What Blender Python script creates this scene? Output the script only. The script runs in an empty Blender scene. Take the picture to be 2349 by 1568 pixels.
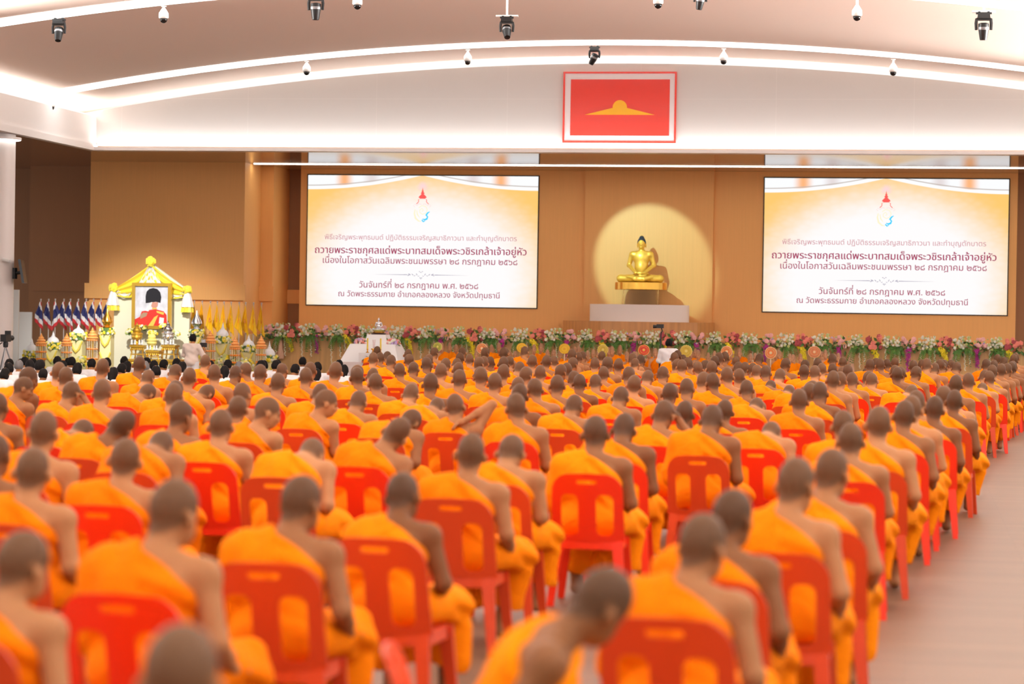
import bpy, bmesh, math, random
import numpy as np
from mathutils import Vector, Matrix

random.seed(7)
RNG = np.random.default_rng(7)
SC = bpy.context.scene
COL = SC.collection
PI = math.pi
rad = math.radians

# ------------------------------------------------------------------ camera
F, CX, CY, EYE = 5546.0, 1174.5, 784.0, 1.85
YAW, PITCH, ROLL = rad(-9.34734798), rad(-0.57857525), rad(0.91463304)
def cam_basis():
    cy, sy, cp, sp = math.cos(YAW), math.sin(YAW), math.cos(PITCH), math.sin(PITCH)
    fw = Vector((sy*cp, cy*cp, sp)); rt = Vector((cy, -sy, 0)); up = rt.cross(fw)
    cr, sr = math.cos(ROLL), math.sin(ROLL)
    return fw, rt*cr + up*sr, -rt*sr + up*cr
FW, RT, UP = cam_basis()
cam_d = bpy.data.cameras.new('camera'); cam = bpy.data.objects.new('camera', cam_d); COL.objects.link(cam)
cam_d.sensor_width = 36.0; cam_d.lens = F/2349*36; cam_d.clip_end = 500; cam_d.clip_start = 0.2
m = Matrix((RT, UP, -FW)).transposed().to_4x4(); m.translation = Vector((0, 0, EYE)); cam.matrix_world = m
cam_d.dof.use_dof = True; cam_d.dof.focus_distance = 42.0; cam_d.dof.aperture_fstop = 1.9
SC.camera = cam
def at(u, v, Y):                                    # point of the place seen at pixel (u, v) on the plane y = Y
    d = FW + RT*((u-CX)/F) + UP*((CY-v)/F)
    return Vector((0, 0, EYE)) + d*(Y/d.y)
def size_at(px, Y): return px*Y/F/math.cos(YAW)

# ------------------------------------------------------------------ light and exposure
SC.view_settings.view_transform = 'Standard'; SC.view_settings.look = 'None'
SC.view_settings.gamma = 1.0; SC.view_settings.use_curve_mapping = False
SC.view_settings.exposure = 0.61
SC.cycles.use_denoising = True
SC.cycles.max_bounces = 7; SC.cycles.diffuse_bounces = 4; SC.cycles.glossy_bounces = 3
SC.cycles.transmission_bounces = 5; SC.cycles.transparent_max_bounces = 6
SC.cycles.caustics_reflective = False; SC.cycles.caustics_refractive = False
SC.cycles.sample_clamp_indirect = 6.0
W = bpy.data.worlds.new('hall_ambience'); SC.world = W; W.use_nodes = True
bg = W.node_tree.nodes['Background']; bg.inputs[0].default_value = (1.0, 0.955, 0.91, 1); bg.inputs[1].default_value = 0.82
STRIP_POWER, REAR_POWER = 3.2, 7.5
# added area lights out of view at both sides, only to brighten the vault
for wx, wr, wy, wn, we in ((6.0, rad(180-74), 27.0, 57, 1450), (-20.7, rad(180+74), 21.0, 47, 3300)):
    wl = bpy.data.lights.new('added_ceiling_fill', 'AREA'); wl.shape = 'RECTANGLE'; wl.size = 0.25; wl.size_y = wn; wl.energy = we; wl.spread = rad(56); wl.color = (1, .96, .92)
    wo = bpy.data.objects.new('added_ceiling_fill', wl); COL.objects.link(wo); wo.location = (wx, wy, 6.2); wo.rotation_euler = (0, wr, 0)
# theatre spot aimed at the golden statue
sp_d = bpy.data.lights.new('statue_spot', 'SPOT'); sp_d.energy = 1080; sp_d.color = (0.56, 0.97, 0.88); sp_d.spot_blend = 0.3; sp_d.shadow_soft_size = 0.06
sp_o = bpy.data.objects.new('statue_spot', sp_d); COL.objects.link(sp_o)

# ------------------------------------------------------------------ materials
MATS = {}
def mat(name, color, rough=0.6, metal=0.0, spec=0.5, noise=0.0, nscale=6.0, bump=0.0, bscale=40.0, emit=None, estr=1.0, sheen=0.0, trans=0.0, alpha=1.0, coat=0.0, stretch=None):
    if name in MATS: return MATS[name]
    M = bpy.data.materials.new(name); M.use_nodes = True; nt = M.node_tree; b = nt.nodes['Principled BSDF']
    b.inputs['Base Color'].default_value = (*color, 1); b.inputs['Roughness'].default_value = rough; b.inputs['Metallic'].default_value = metal
    b.inputs['Specular IOR Level'].default_value = spec; b.inputs['Sheen Weight'].default_value = sheen
    b.inputs['Transmission Weight'].default_value = trans; b.inputs['Alpha'].default_value = alpha; b.inputs['Coat Weight'].default_value = coat
    if emit: b.inputs['Emission Color'].default_value = (*emit, 1); b.inputs['Emission Strength'].default_value = estr
    if noise or bump:
        tc = nt.nodes.new('ShaderNodeTexCoord'); src = tc.outputs['Object']
        if stretch:
            mp = nt.nodes.new('ShaderNodeMapping'); mp.inputs['Scale'].default_value = stretch; nt.links.new(src, mp.inputs[0]); src = mp.outputs[0]
        if noise:
            n = nt.nodes.new('ShaderNodeTexNoise'); n.inputs['Scale'].default_value = nscale; n.inputs['Detail'].default_value = 4; nt.links.new(src, n.inputs['Vector'])
            mr = nt.nodes.new('ShaderNodeMapRange'); mr.inputs[1].default_value = 0.3; mr.inputs[2].default_value = 0.7
            mr.inputs[3].default_value = 1-noise; mr.inputs[4].default_value = 1+noise; nt.links.new(n.outputs[0], mr.inputs[0])
            mx = nt.nodes.new('ShaderNodeMix'); mx.data_type = 'RGBA'; mx.blend_type = 'MULTIPLY'; mx.inputs[0].default_value = 1
            mx.inputs[6].default_value = (*color, 1); nt.links.new(mr.outputs[0], mx.inputs[7]); nt.links.new(mx.outputs[2], b.inputs['Base Color'])
        if bump:
            n2 = nt.nodes.new('ShaderNodeTexNoise'); n2.inputs['Scale'].default_value = bscale; n2.inputs['Detail'].default_value = 3; nt.links.new(src, n2.inputs['Vector'])
            bp = nt.nodes.new('ShaderNodeBump'); bp.inputs['Strength'].default_value = bump; bp.inputs['Distance'].default_value = 0.01
            nt.links.new(n2.outputs[0], bp.inputs['Height']); nt.links.new(bp.outputs[0], b.inputs['Normal'])
    MATS[name] = M
    return M
def emis(name, color, s):
    if name in MATS: return MATS[name]
    M = bpy.data.materials.new(name); M.use_nodes = True; nt = M.node_tree; nt.nodes.clear()
    e = nt.nodes.new('ShaderNodeEmission'); e.inputs[0].default_value = (*color, 1); e.inputs[1].default_value = s
    o = nt.nodes.new('ShaderNodeOutputMaterial'); nt.links.new(e.outputs[0], o.inputs[0]); MATS[name] = M
    return M

# ------------------------------------------------------------------ object helpers
def link(name, me, parent=None, loc=None):
    o = bpy.data.objects.new(name, me); COL.objects.link(o)
    if parent is not None: o.parent = parent
    if loc is not None: o.location = loc
    return o
def tag(o, label, cat, group=None, kind=None):
    o['label'] = label; o['category'] = cat
    if group: o['group'] = group
    if kind: o['kind'] = kind
    return o
def thing(name, label, cat, loc=(0, 0, 0), rz=0.0, group=None):
    o = bpy.data.objects.new(name, None); COL.objects.link(o); o.location = loc; o.rotation_euler = (0, 0, rz); o.empty_display_size = 0.1
    return tag(o, label, cat, group)
def kids(o): return [c for c in COL.objects if c.parent == o]
def dup(root, parts, loc, rz=None, scale=None, label=None, group=None):   # parts: [(child, [grandchildren])]
    r = root.copy(); COL.objects.link(r); r.location = loc
    if rz is not None: r.rotation_euler = (0, 0, rz)
    if scale is not None: r.scale = (scale,)*3 if not hasattr(scale, '__len__') else scale
    if label: r['label'] = label
    if group: r['group'] = group
    new = []
    for ch, gs in parts:
        c = ch.copy(); COL.objects.link(c); c.parent = r; new.append(c)
        for g in gs:
            d = g.copy(); COL.objects.link(d); d.parent = c
    return r, new
def tree(o): return [(c, kids(c)) for c in kids(o)]

class MB:                                          # collects shapes, links them as ONE mesh object
    def __init__(s): s.v = []; s.f = []; s.mi = []; s.cur = 0; s.mats = []
    def m(s, material):
        if material not in s.mats: s.mats.append(material)
        s.cur = s.mats.index(material); return s
    def add(s, v, f):
        n = len(s.v); s.v += [tuple(p) for p in v]; s.f += [tuple(i+n for i in q) for q in f]; s.mi += [s.cur]*len(f); return s
    def box(s, c, size, R=None, taper=1.0):
        x, y, z = size[0]/2, size[1]/2, size[2]/2
        P = [(-x, -y, -z), (x, -y, -z), (x, y, -z), (-x, y, -z), (-x*taper, -y*taper, z), (x*taper, -y*taper, z), (x*taper, y*taper, z), (-x*taper, y*taper, z)]
        P = [Vector(p) for p in P]
        if R is not None: P = [R @ p for p in P]
        P = [p + Vector(c) for p in P]
        return s.add(P, [(0, 3, 2, 1), (4, 5, 6, 7), (0, 1, 5, 4), (1, 2, 6, 5), (2, 3, 7, 6), (3, 0, 4, 7)])
    def box2(s, a, b): return s.box([(a[i]+b[i])/2 for i in range(3)], [abs(b[i]-a[i]) for i in range(3)])
    def tube(s, pts, r, n=8, cap=True):
        pts = [Vector(p) for p in pts]; rs = r if hasattr(r, '__len__') else [r]*len(pts); V = []; Fc = []
        prev = None
        for i, p in enumerate(pts):
            t = (pts[min(i+1, len(pts)-1)] - pts[max(i-1, 0)]).normalized()
            a = Vector((0, 0, 1)) if abs(t.z) < .9 else Vector((1, 0, 0))
            if prev is not None and (prev - t*prev.dot(t)).length > 1e-4: a = prev
            e1 = (a - t*a.dot(t)).normalized(); prev = e1; e2 = t.cross(e1)
            for k in range(n):
                an = 2*PI*k/n; V.append(p + (e1*math.cos(an) + e2*math.sin(an))*rs[i])
        for i in range(len(pts)-1):
            for k in range(n): Fc.append((i*n+k, i*n+(k+1) % n, (i+1)*n+(k+1) % n, (i+1)*n+k))
        if cap: Fc += [tuple(reversed(range(n))), tuple(range((len(pts)-1)*n, len(pts)*n))]
        return s.add(V, Fc)
    def lathe(s, prof, c=(0, 0, 0), n=20, R=None, wob=None, caps=True):
        V = []; Fc = []; c = Vector(c)
        for j, (r, z) in enumerate(prof):
            for k in range(n):
                an = 2*PI*k/n; rr = r*(wob(an, z) if wob else 1); p = Vector((rr*math.cos(an), rr*math.sin(an), z))
                V.append((R @ p if R is not None else p) + c)
        for j in range(len(prof)-1):
            for k in range(n): Fc.append((j*n+k, j*n+(k+1) % n, (j+1)*n+(k+1) % n, (j+1)*n+k))
        if caps and prof[0][0] > 1e-4: Fc.append(tuple(reversed(range(n))))
        if caps and prof[-1][0] > 1e-4: Fc.append(tuple(range((len(prof)-1)*n, len(prof)*n)))
        return s.add(V, Fc)
    def ball(s, c, r, n=10, m=6, R=None):
        r = r if hasattr(r, '__len__') else (r, r, r); V = []; Fc = []; c = Vector(c)
        for j in range(m+1):
            th = PI*j/m
            for k in range(n):
                an = 2*PI*k/n; p = Vector((r[0]*math.sin(th)*math.cos(an), r[1]*math.sin(th)*math.sin(an), -r[2]*math.cos(th)))
                V.append((R @ p if R is not None else p) + c)
        for j in range(m):
            for k in range(n): Fc.append((j*n+k, j*n+(k+1) % n, (j+1)*n+(k+1) % n, (j+1)*n+k))
        return s.add(V, Fc)
    def prism(s, poly, y0, y1):                     # polygon in x,z extruded along y
        n = len(poly); V = [(x, y0, z) for x, z in poly] + [(x, y1, z) for x, z in poly]
        return s.add(V, [tuple(range(n)), tuple(reversed(range(n, 2*n)))] + [(i, n+i, n+(i+1) % n, (i+1) % n) for i in range(n)])
    def grid(s, fn, nu, nv):                        # fn(a, b) with a, b in 0..1
        V = [fn(i/nu, j/nv) for j in range(nv+1) for i in range(nu+1)]
        return s.add(V, [(j*(nu+1)+i, j*(nu+1)+i+1, (j+1)*(nu+1)+i+1, (j+1)*(nu+1)+i) for j in range(nv) for i in range(nu)])
    def mesh(s, name, material=None, smooth=False):
        me = bpy.data.meshes.new(name); me.from_pydata([tuple(v) for v in s.v], [], s.f)
        for mm in (s.mats or [material]): me.materials.append(mm)
        if s.mats: me.polygons.foreach_set('material_index', s.mi)
        bm = bmesh.new(); bm.from_mesh(me); bmesh.ops.remove_doubles(bm, verts=bm.verts, dist=1e-5); bmesh.ops.recalc_face_normals(bm, faces=bm.faces); bm.to_mesh(me); bm.free()
        if smooth:
            me.polygons.foreach_set('use_smooth', [True]*len(me.polygons))
            try: me.set_sharp_from_angle(angle=rad(40))
            except Exception: pass
        me.update(); return me
    def build(s, name, material=None, parent=None, smooth=False, loc=None):
        return link(name, s.mesh(name, material, smooth), parent, loc)
def struct(name, mb, material, smooth=False):
    o = mb.build(name, material, None, smooth); o['kind'] = 'structure'; return o
def solidify(o, t):
    md = o.modifiers.new('thickness', 'SOLIDIFY'); md.thickness = t; md.offset = 0
    return o

# ------------------------------------------------------------------ soft solids: smooth union of limbs, meshed with surface nets
class Soft:
    def __init__(s, lo, hi, h):
        s.lo = np.array(lo, float); s.h = h
        n = np.ceil((np.array(hi)-s.lo)/h).astype(int)+1; s.n = n
        s.ax = [s.lo[i]+h*np.arange(n[i]) for i in range(3)]
        s.F = np.full(n, 0.5, np.float32)
    def _slab(s, lo, hi):
        a = np.maximum(np.floor((lo-s.lo)/s.h).astype(int), 0); b = np.minimum(np.ceil((hi-s.lo)/s.h).astype(int)+1, s.n)
        if np.any(b <= a): return None
        sl = tuple(slice(a[i], b[i]) for i in range(3))
        return sl, np.meshgrid(*[s.ax[i][sl[i]] for i in range(3)], indexing='ij')
    def _mix(s, sl, d, k):
        A = s.F[sl]; hh = np.maximum(k-np.abs(A-d), 0)/k if k > 0 else 0
        s.F[sl] = np.minimum(A, d) - hh*hh*k*0.25
    def cap(s, p, q, r1, r2=None, k=0.03):
        p = np.array(p, float); q = np.array(q, float); r2 = r1 if r2 is None else r2; mg = max(r1, r2)+max(k, 2*s.h)*1.5
        g = s._slab(np.minimum(p, q)-mg, np.maximum(p, q)+mg)
        if g is None: return s
        sl, (X, Y, Z) = g; d = q-p; L = max(d@d, 1e-9)
        t = np.clip(((X-p[0])*d[0]+(Y-p[1])*d[1]+(Z-p[2])*d[2])/L, 0, 1)
        D = np.sqrt((X-p[0]-t*d[0])**2+(Y-p[1]-t*d[1])**2+(Z-p[2]-t*d[2])**2)-(r1+(r2-r1)*t)
        s._mix(sl, D.astype(np.float32), k); return s
    def ell(s, c, r, R=None, k=0.03, cut=False):
        c = np.array(c, float); r = np.array(r, float); mg = r.max()+max(k, 2*s.h)*1.5
        g = s._slab(c-mg, c+mg)
        if g is None: return s
        sl, (X, Y, Z) = g; P = [X-c[0], Y-c[1], Z-c[2]]
        if R is not None: P = [R[0][i]*P[0]+R[1][i]*P[1]+R[2][i]*P[2] for i in range(3)]
        k0 = np.sqrt(sum((P[i]/r[i])**2 for i in range(3))); k1 = np.sqrt(sum((P[i]/r[i]**2)**2 for i in range(3)))+1e-9
        D = (k0*(k0-1)/k1).astype(np.float32)
        if cut: s.F[sl] = np.maximum(s.F[sl], -D)
        else: s._mix(sl, D, k)
        return s
    def apply(s, fn): s.F = fn(s.F, *np.meshgrid(*s.ax, indexing='ij')).astype(np.float32); return s
    def verts_faces(s):
        Fv = s.F; ins = Fv < 0; n = Fv.shape
        c = np.zeros((n[0]-1, n[1]-1, n[2]-1), np.int8)
        for i in (0, 1):
            for j in (0, 1):
                for k in (0, 1): c += ins[i:n[0]-1+i, j:n[1]-1+j, k:n[2]-1+k]
        act = (c > 0) & (c < 8); idx = np.full(act.shape, -1, np.int64); I = np.argwhere(act); idx[act] = np.arange(len(I))
        S = np.zeros((len(I), 3)); N = np.zeros(len(I))
        cor = [(i, j, k) for i in (0, 1) for j in (0, 1) for k in (0, 1)]
        for a in cor:
            for ax in range(3):
                if a[ax] == 0:
                    b = list(a); b[ax] = 1
                    fa = Fv[I[:, 0]+a[0], I[:, 1]+a[1], I[:, 2]+a[2]]; fb = Fv[I[:, 0]+b[0], I[:, 1]+b[1], I[:, 2]+b[2]]
                    x = (fa < 0) != (fb < 0); t = np.where(x, fa/np.where(x, fa-fb, 1), 0)
                    p = np.array(a, float)[None, :].repeat(len(I), 0); p[:, ax] += t
                    S[x] += p[x]; N[x] += 1
        V = s.lo + s.h*(I + S/np.maximum(N, 1)[:, None])
        faces = []
        for ax in range(3):
            u, w = (ax+1) % 3, (ax+2) % 3
            a = [slice(None)]*3; b = [slice(None)]*3; a[ax] = slice(0, -1); b[ax] = slice(1, None)
            A = ins[tuple(a)]; B = ins[tuple(b)]; E = np.argwhere(A != B)
            E = E[(E[:, u] > 0) & (E[:, w] > 0) & (E[:, u] < n[u]-1) & (E[:, w] < n[w]-1)]
            def ii(du, dw):
                q = E.copy(); q[:, u] -= du; q[:, w] -= dw; return idx[q[:, 0], q[:, 1], q[:, 2]]
            Q = np.stack([ii(1, 1), ii(0, 1), ii(0, 0), ii(1, 0)], 1)
            fl = ~A[E[:, 0], E[:, 1], E[:, 2]]; Q[fl] = Q[fl][:, ::-1]; faces.append(Q)
        return V, np.concatenate(faces)
    def mesh(s, name, material, relax=1):
        V, Q = s.verts_faces()
        for _ in range(relax):
            acc = np.zeros_like(V); cnt = np.zeros(len(V))
            for a, b in ((0, 1), (1, 2), (2, 3), (3, 0)):
                np.add.at(acc, Q[:, a], V[Q[:, b]]); np.add.at(acc, Q[:, b], V[Q[:, a]]); np.add.at(cnt, Q[:, a], 1); np.add.at(cnt, Q[:, b], 1)
            V = V*0.5 + 0.5*acc/np.maximum(cnt, 1)[:, None]
        me = bpy.data.meshes.new(name); me.vertices.add(len(V)); me.vertices.foreach_set('co', V.ravel())
        me.loops.add(len(Q)*4); me.loops.foreach_set('vertex_index', Q.ravel().astype(np.int32))
        me.polygons.add(len(Q)); me.polygons.foreach_set('loop_start', np.arange(0, len(Q)*4, 4, dtype=np.int32))
        try: me.polygons.foreach_set('loop_total', np.full(len(Q), 4, np.int32))
        except Exception: pass
        me.update(calc_edges=True); me.validate()
        me.polygons.foreach_set('use_smooth', np.ones(len(me.polygons), bool)); me.materials.append(material)
        return me, V
def attr(me, name, vals):
    a = me.attributes.new(name, 'FLOAT', 'POINT'); a.data.foreach_set('value', np.asarray(vals, np.float32))
def sstep(a, b, x): t = np.clip((x-a)/(b-a), 0, 1); return t*t*(3-2*t)
# ================================================================== the hall
SOFF, YT, XL, XR = 5.99, 60.12, -20.9, 6.2
def vault(x): return 8.41 - 0.0066*(x+7.355)**2
def wood(name, color, rough, grain=(40, 40, 1.2), amt=0.10, planks=None, bump=0.05):
    if name in MATS: return MATS[name]
    M = mat(name, color, rough=rough, noise=amt, nscale=1.0, stretch=grain)
    if planks:
        nt = M.node_tree; b = nt.nodes['Principled BSDF']; old = b.inputs['Base Color'].links[0].from_socket
        tc = nt.nodes.new('ShaderNodeTexCoord'); br = nt.nodes.new('ShaderNodeTexBrick'); br.inputs['Scale'].default_value = 1
        br.inputs['Brick Width'].default_value = planks[0]; br.inputs['Row Height'].default_value = planks[1]; br.inputs['Mortar Size'].default_value = planks[2]
        br.inputs['Color1'].default_value = (*[planks[3]]*3, 1); br.inputs['Color2'].default_value = (1, 1, 1, 1); br.inputs['Mortar'].default_value = (*[planks[4]]*3, 1)
        nt.links.new(tc.outputs['Object'], br.inputs['Vector'])
        mx = nt.nodes.new('ShaderNodeMix'); mx.data_type = 'RGBA'; mx.blend_type = 'MULTIPLY'; mx.inputs[0].default_value = 1
        nt.links.new(old, mx.inputs[6]); nt.links.new(br.outputs[0], mx.inputs[7]); nt.links.new(mx.outputs[2], b.inputs['Base Color'])
    return M
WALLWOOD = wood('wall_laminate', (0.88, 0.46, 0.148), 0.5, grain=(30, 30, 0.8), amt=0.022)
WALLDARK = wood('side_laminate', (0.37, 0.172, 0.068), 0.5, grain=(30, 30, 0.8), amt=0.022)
STAGEWOOD = wood('stage_veneer', (0.64, 0.37, 0.14), 0.35, grain=(9, 9, 0.7), amt=0.22)
PODIUM = wood('podium_veneer', (0.60, 0.29, 0.10), 0.4, grain=(10, 10, 0.7), amt=0.14)
FLOORWOOD = wood('floor_planks', (0.180, 0.100, 0.056), 0.42, grain=(0.5, 9, 9), amt=0.12, planks=(1.8, 0.16, 0.004, 0.86, 0.7))
SOFFIT = wood('soffit_laminate', (0.33, 0.17, 0.085), 0.09, grain=(0.6, 14, 14), amt=0.10, planks=(2.6, 0.3, 0.006, 0.95, 1.25))
CEIL = mat('ceiling_plaster', (0.95, 0.80, 0.705), rough=0.9)
WHITE = mat('white_plaster', (0.80, 0.745, 0.715), rough=0.75)
WHITEC = mat('white_gloss', (0.85, 0.80, 0.78), rough=0.35)
STRIP = emis('lamp_strip', (1, 0.985, 0.96), STRIP_POWER)
COVE = emis('cove_glow', (1, 0.985, 0.96), 13.0)
LEDW = emis('slot_glow', (1, 0.93, 0.8), 6.0)

struct('floor', MB().grid(lambda a, b: Vector((-40+60*a, -8+80*b, 0)), 1, 1), FLOORWOOD)
xs = [XL-0.7+(XR+1.6-XL+0.7)*i/48 for i in range(49)]
mb = MB(); mb.grid(lambda a, b: Vector((xs[int(a*48+.5)], -10+71.2*b, vault(xs[int(a*48+.5)]))), 48, 8); mb.grid(lambda a, b: Vector((xs[int(a*48+.5)], -10+71.2*b, vault(xs[int(a*48+.5)])+.2)), 48, 8)
struct('ceiling', mb, CEIL, True)
# white gable wall above the stage, its cove lip, the side fascia
mb = MB(); P = [(x, vault(x)-0.17) for x in [XL+(XR+0.8-XL)*i/40 for i in range(41)]]
mb.prism([(XR+0.8, SOFF), (XL, SOFF)] + P, YT, YT+0.12)
gm = mat('gable_panels', (0.64, 0.62, 0.605), rough=0.6)
nt = gm.node_tree; br = nt.nodes.new('ShaderNodeTexBrick'); br.inputs['Brick Width'].default_value = 3.37; br.inputs['Row Height'].default_value = 1.05; br.offset = 0
br.inputs['Scale'].default_value = 1; br.inputs['Mortar Size'].default_value = 0.0035
br.inputs['Color1'].default_value = br.inputs['Color2'].default_value = (0.64, 0.62, 0.605, 1); br.inputs['Mortar'].default_value = (0.74, 0.72, 0.70, 1)
tc = nt.nodes.new('ShaderNodeTexCoord'); sx = nt.nodes.new('ShaderNodeSeparateXYZ'); cx = nt.nodes.new('ShaderNodeCombineXYZ')
nt.links.new(tc.outputs['Object'], sx.inputs[0]); nt.links.new(sx.outputs[0], cx.inputs[0]); nt.links.new(sx.outputs[2], cx.inputs[1]); nt.links.new(cx.outputs[0], br.inputs['Vector'])
nt.links.new(br.outputs[0], nt.nodes['Principled BSDF'].inputs['Base Color'])
struct('wall_gable', mb, gm)
mb = MB().box2((XL, YT-0.34, SOFF), (XR+0.8, YT, SOFF+0.045)); mb.box2((XL, YT-0.34, SOFF+0.045), (XR+0.8, YT-0.31, SOFF+0.085))
struct('trim_1', mb, WHITEC)
mb = MB().box2((XL-0.14, -10, SOFF+0.16), (XL, YT, 6.87)); mb.box2((XL-0.14, -10, SOFF), (XL+0.05, YT, SOFF+0.16))
struct('wall_left', mb, mat('fascia_white', (0.80, 0.76, 0.74), rough=0.7))
def lamp_strip(mb, name, label, m):
    o = mb.build(name, m); tag(o, label, 'light'); return o
lamp_strip(MB().box2((XL+0.1, YT-0.28, SOFF+0.05), (XR+0.6, YT-0.12, SOFF+0.065)), 'cove_light', 'white cove light along the foot of the white gable wall', emis('cove_foot', (1, .985, .96), 8.0))
mb = MB()
for i in range(40):
    a, b = XL+27*i/40, XL+27*(i+1)/40
    mb.add([(a, YT+.16, vault(a)-.30), (b, YT+.16, vault(b)-.30), (b, YT+.50, vault(b)-.30), (a, YT+.50, vault(a)-.30)], [(0, 1, 2, 3)])
o = lamp_strip(mb, 'cove_light', 'white cove light hidden behind the curved top of the gable wall', COVE)
lamp_strip(MB().box2((XL-0.55, -8, 6.66), (XL-0.2, YT, 6.68)), 'cove_light', 'white cove light running above the left side fascia', emis('cove_glow_left', (1, 0.985, 0.96), 22.0))
lamp_strip(MB().box2((XR+0.25, -8, 6.66), (XR+0.6, YT, 6.68)), 'cove_light', 'white cove light running above the right side fascia', emis('cove_glow_right', (1, 0.985, 0.96), 12.0))
struct('trim_2', MB().box2((XL-0.7, -10, 6.5), (XL-0.14, 61, 6.64)), WHITE)
STRIPR = emis('lamp_strip_rear', (1, 0.985, 0.96), REAR_POWER)
def strip_at(yy, label, m=STRIP):
    mb = MB(); n = 44
    for i in range(n):
        a, b = XL+(XR-XL)*i/n, XL+(XR-XL)*(i+1)/n; z = 0.035
        mb.box2((a, yy-.38, 0), (b, yy+.38, 0.001)); vs = mb.v[-8:]; mb.v[-8:] = [(p[0], p[1], vault(p[0])-z+(0.03 if p[2] > .0005 else 0)) for p in vs]
    return lamp_strip(mb, 'ceiling_light', label, m)
strip_at(56.9, 'curved white ceiling light strip nearest the gable wall')
strip_at(46.4, 'curved white ceiling light strip crossing the top of the photo')
for k, yy in enumerate((36.5, 25.8, 15.1, 4.4)):
    strip_at(yy, ['third', 'fourth', 'fifth', 'sixth'][k] + ' curved white ceiling light strip counted from the gable wall', STRIPR)
# soffit over the stage and the side aisle
struct('ceiling_soffit', MB().box2((-32, -10, SOFF+0.001), (XL-0.14, 69, SOFF+0.12)).box2((XL-0.14, YT-0.02, SOFF+0.001), (14, 69, SOFF+0.12)), SOFFIT)
lamp_strip(MB().box2((-18.0, 64.86, SOFF-0.012), (9, 65.02, SOFF-0.002)), 'slot_light', 'thin white slot light in the soffit above the screens', LEDW)
# back walls, stepped
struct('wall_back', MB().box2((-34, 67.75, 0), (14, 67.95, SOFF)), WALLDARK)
struct('wall_stage', MB().box2((-17.22, 67.1, 0), (2.82, 67.75, SOFF)), WALLWOOD)
mb = MB().box2((-9.02, 66.98, 0), (-5.43, 67.1, SOFF)); struct('wall_niche', mb, WALLWOOD)
mb = MB().box2((-22.5, 64.3, 0), (-18.08, 67.75, SOFF)).box2((-18.08, 66.0, 0), (-17.72, 67.75, SOFF))
mb.box2((-22.6, 64.2, 2.2), (-18.0, 64.3, 2.62)).box2((-22.56, 64.24, 0), (-18.04, 64.3, 2.12)).box2((-18.08, 65.9, 2.2), (-17.66, 66.0, 2.62)).box2((-17.72, 67.65, 2.15), (-17.22, 67.75, 2.55))
struct('wall_panel', mb, WALLWOOD)
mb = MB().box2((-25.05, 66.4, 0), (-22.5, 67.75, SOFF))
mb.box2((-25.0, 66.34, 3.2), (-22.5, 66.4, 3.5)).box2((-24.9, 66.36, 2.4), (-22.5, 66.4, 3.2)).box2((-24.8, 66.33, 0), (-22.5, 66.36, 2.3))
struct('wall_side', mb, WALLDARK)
# stage
STY, STZ = 64.3, 1.28
mb = MB().box2((-18.35, STY, 0), (12, 67.75, STZ)); struct('floor_stage', mb, STAGEWOOD)

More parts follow.
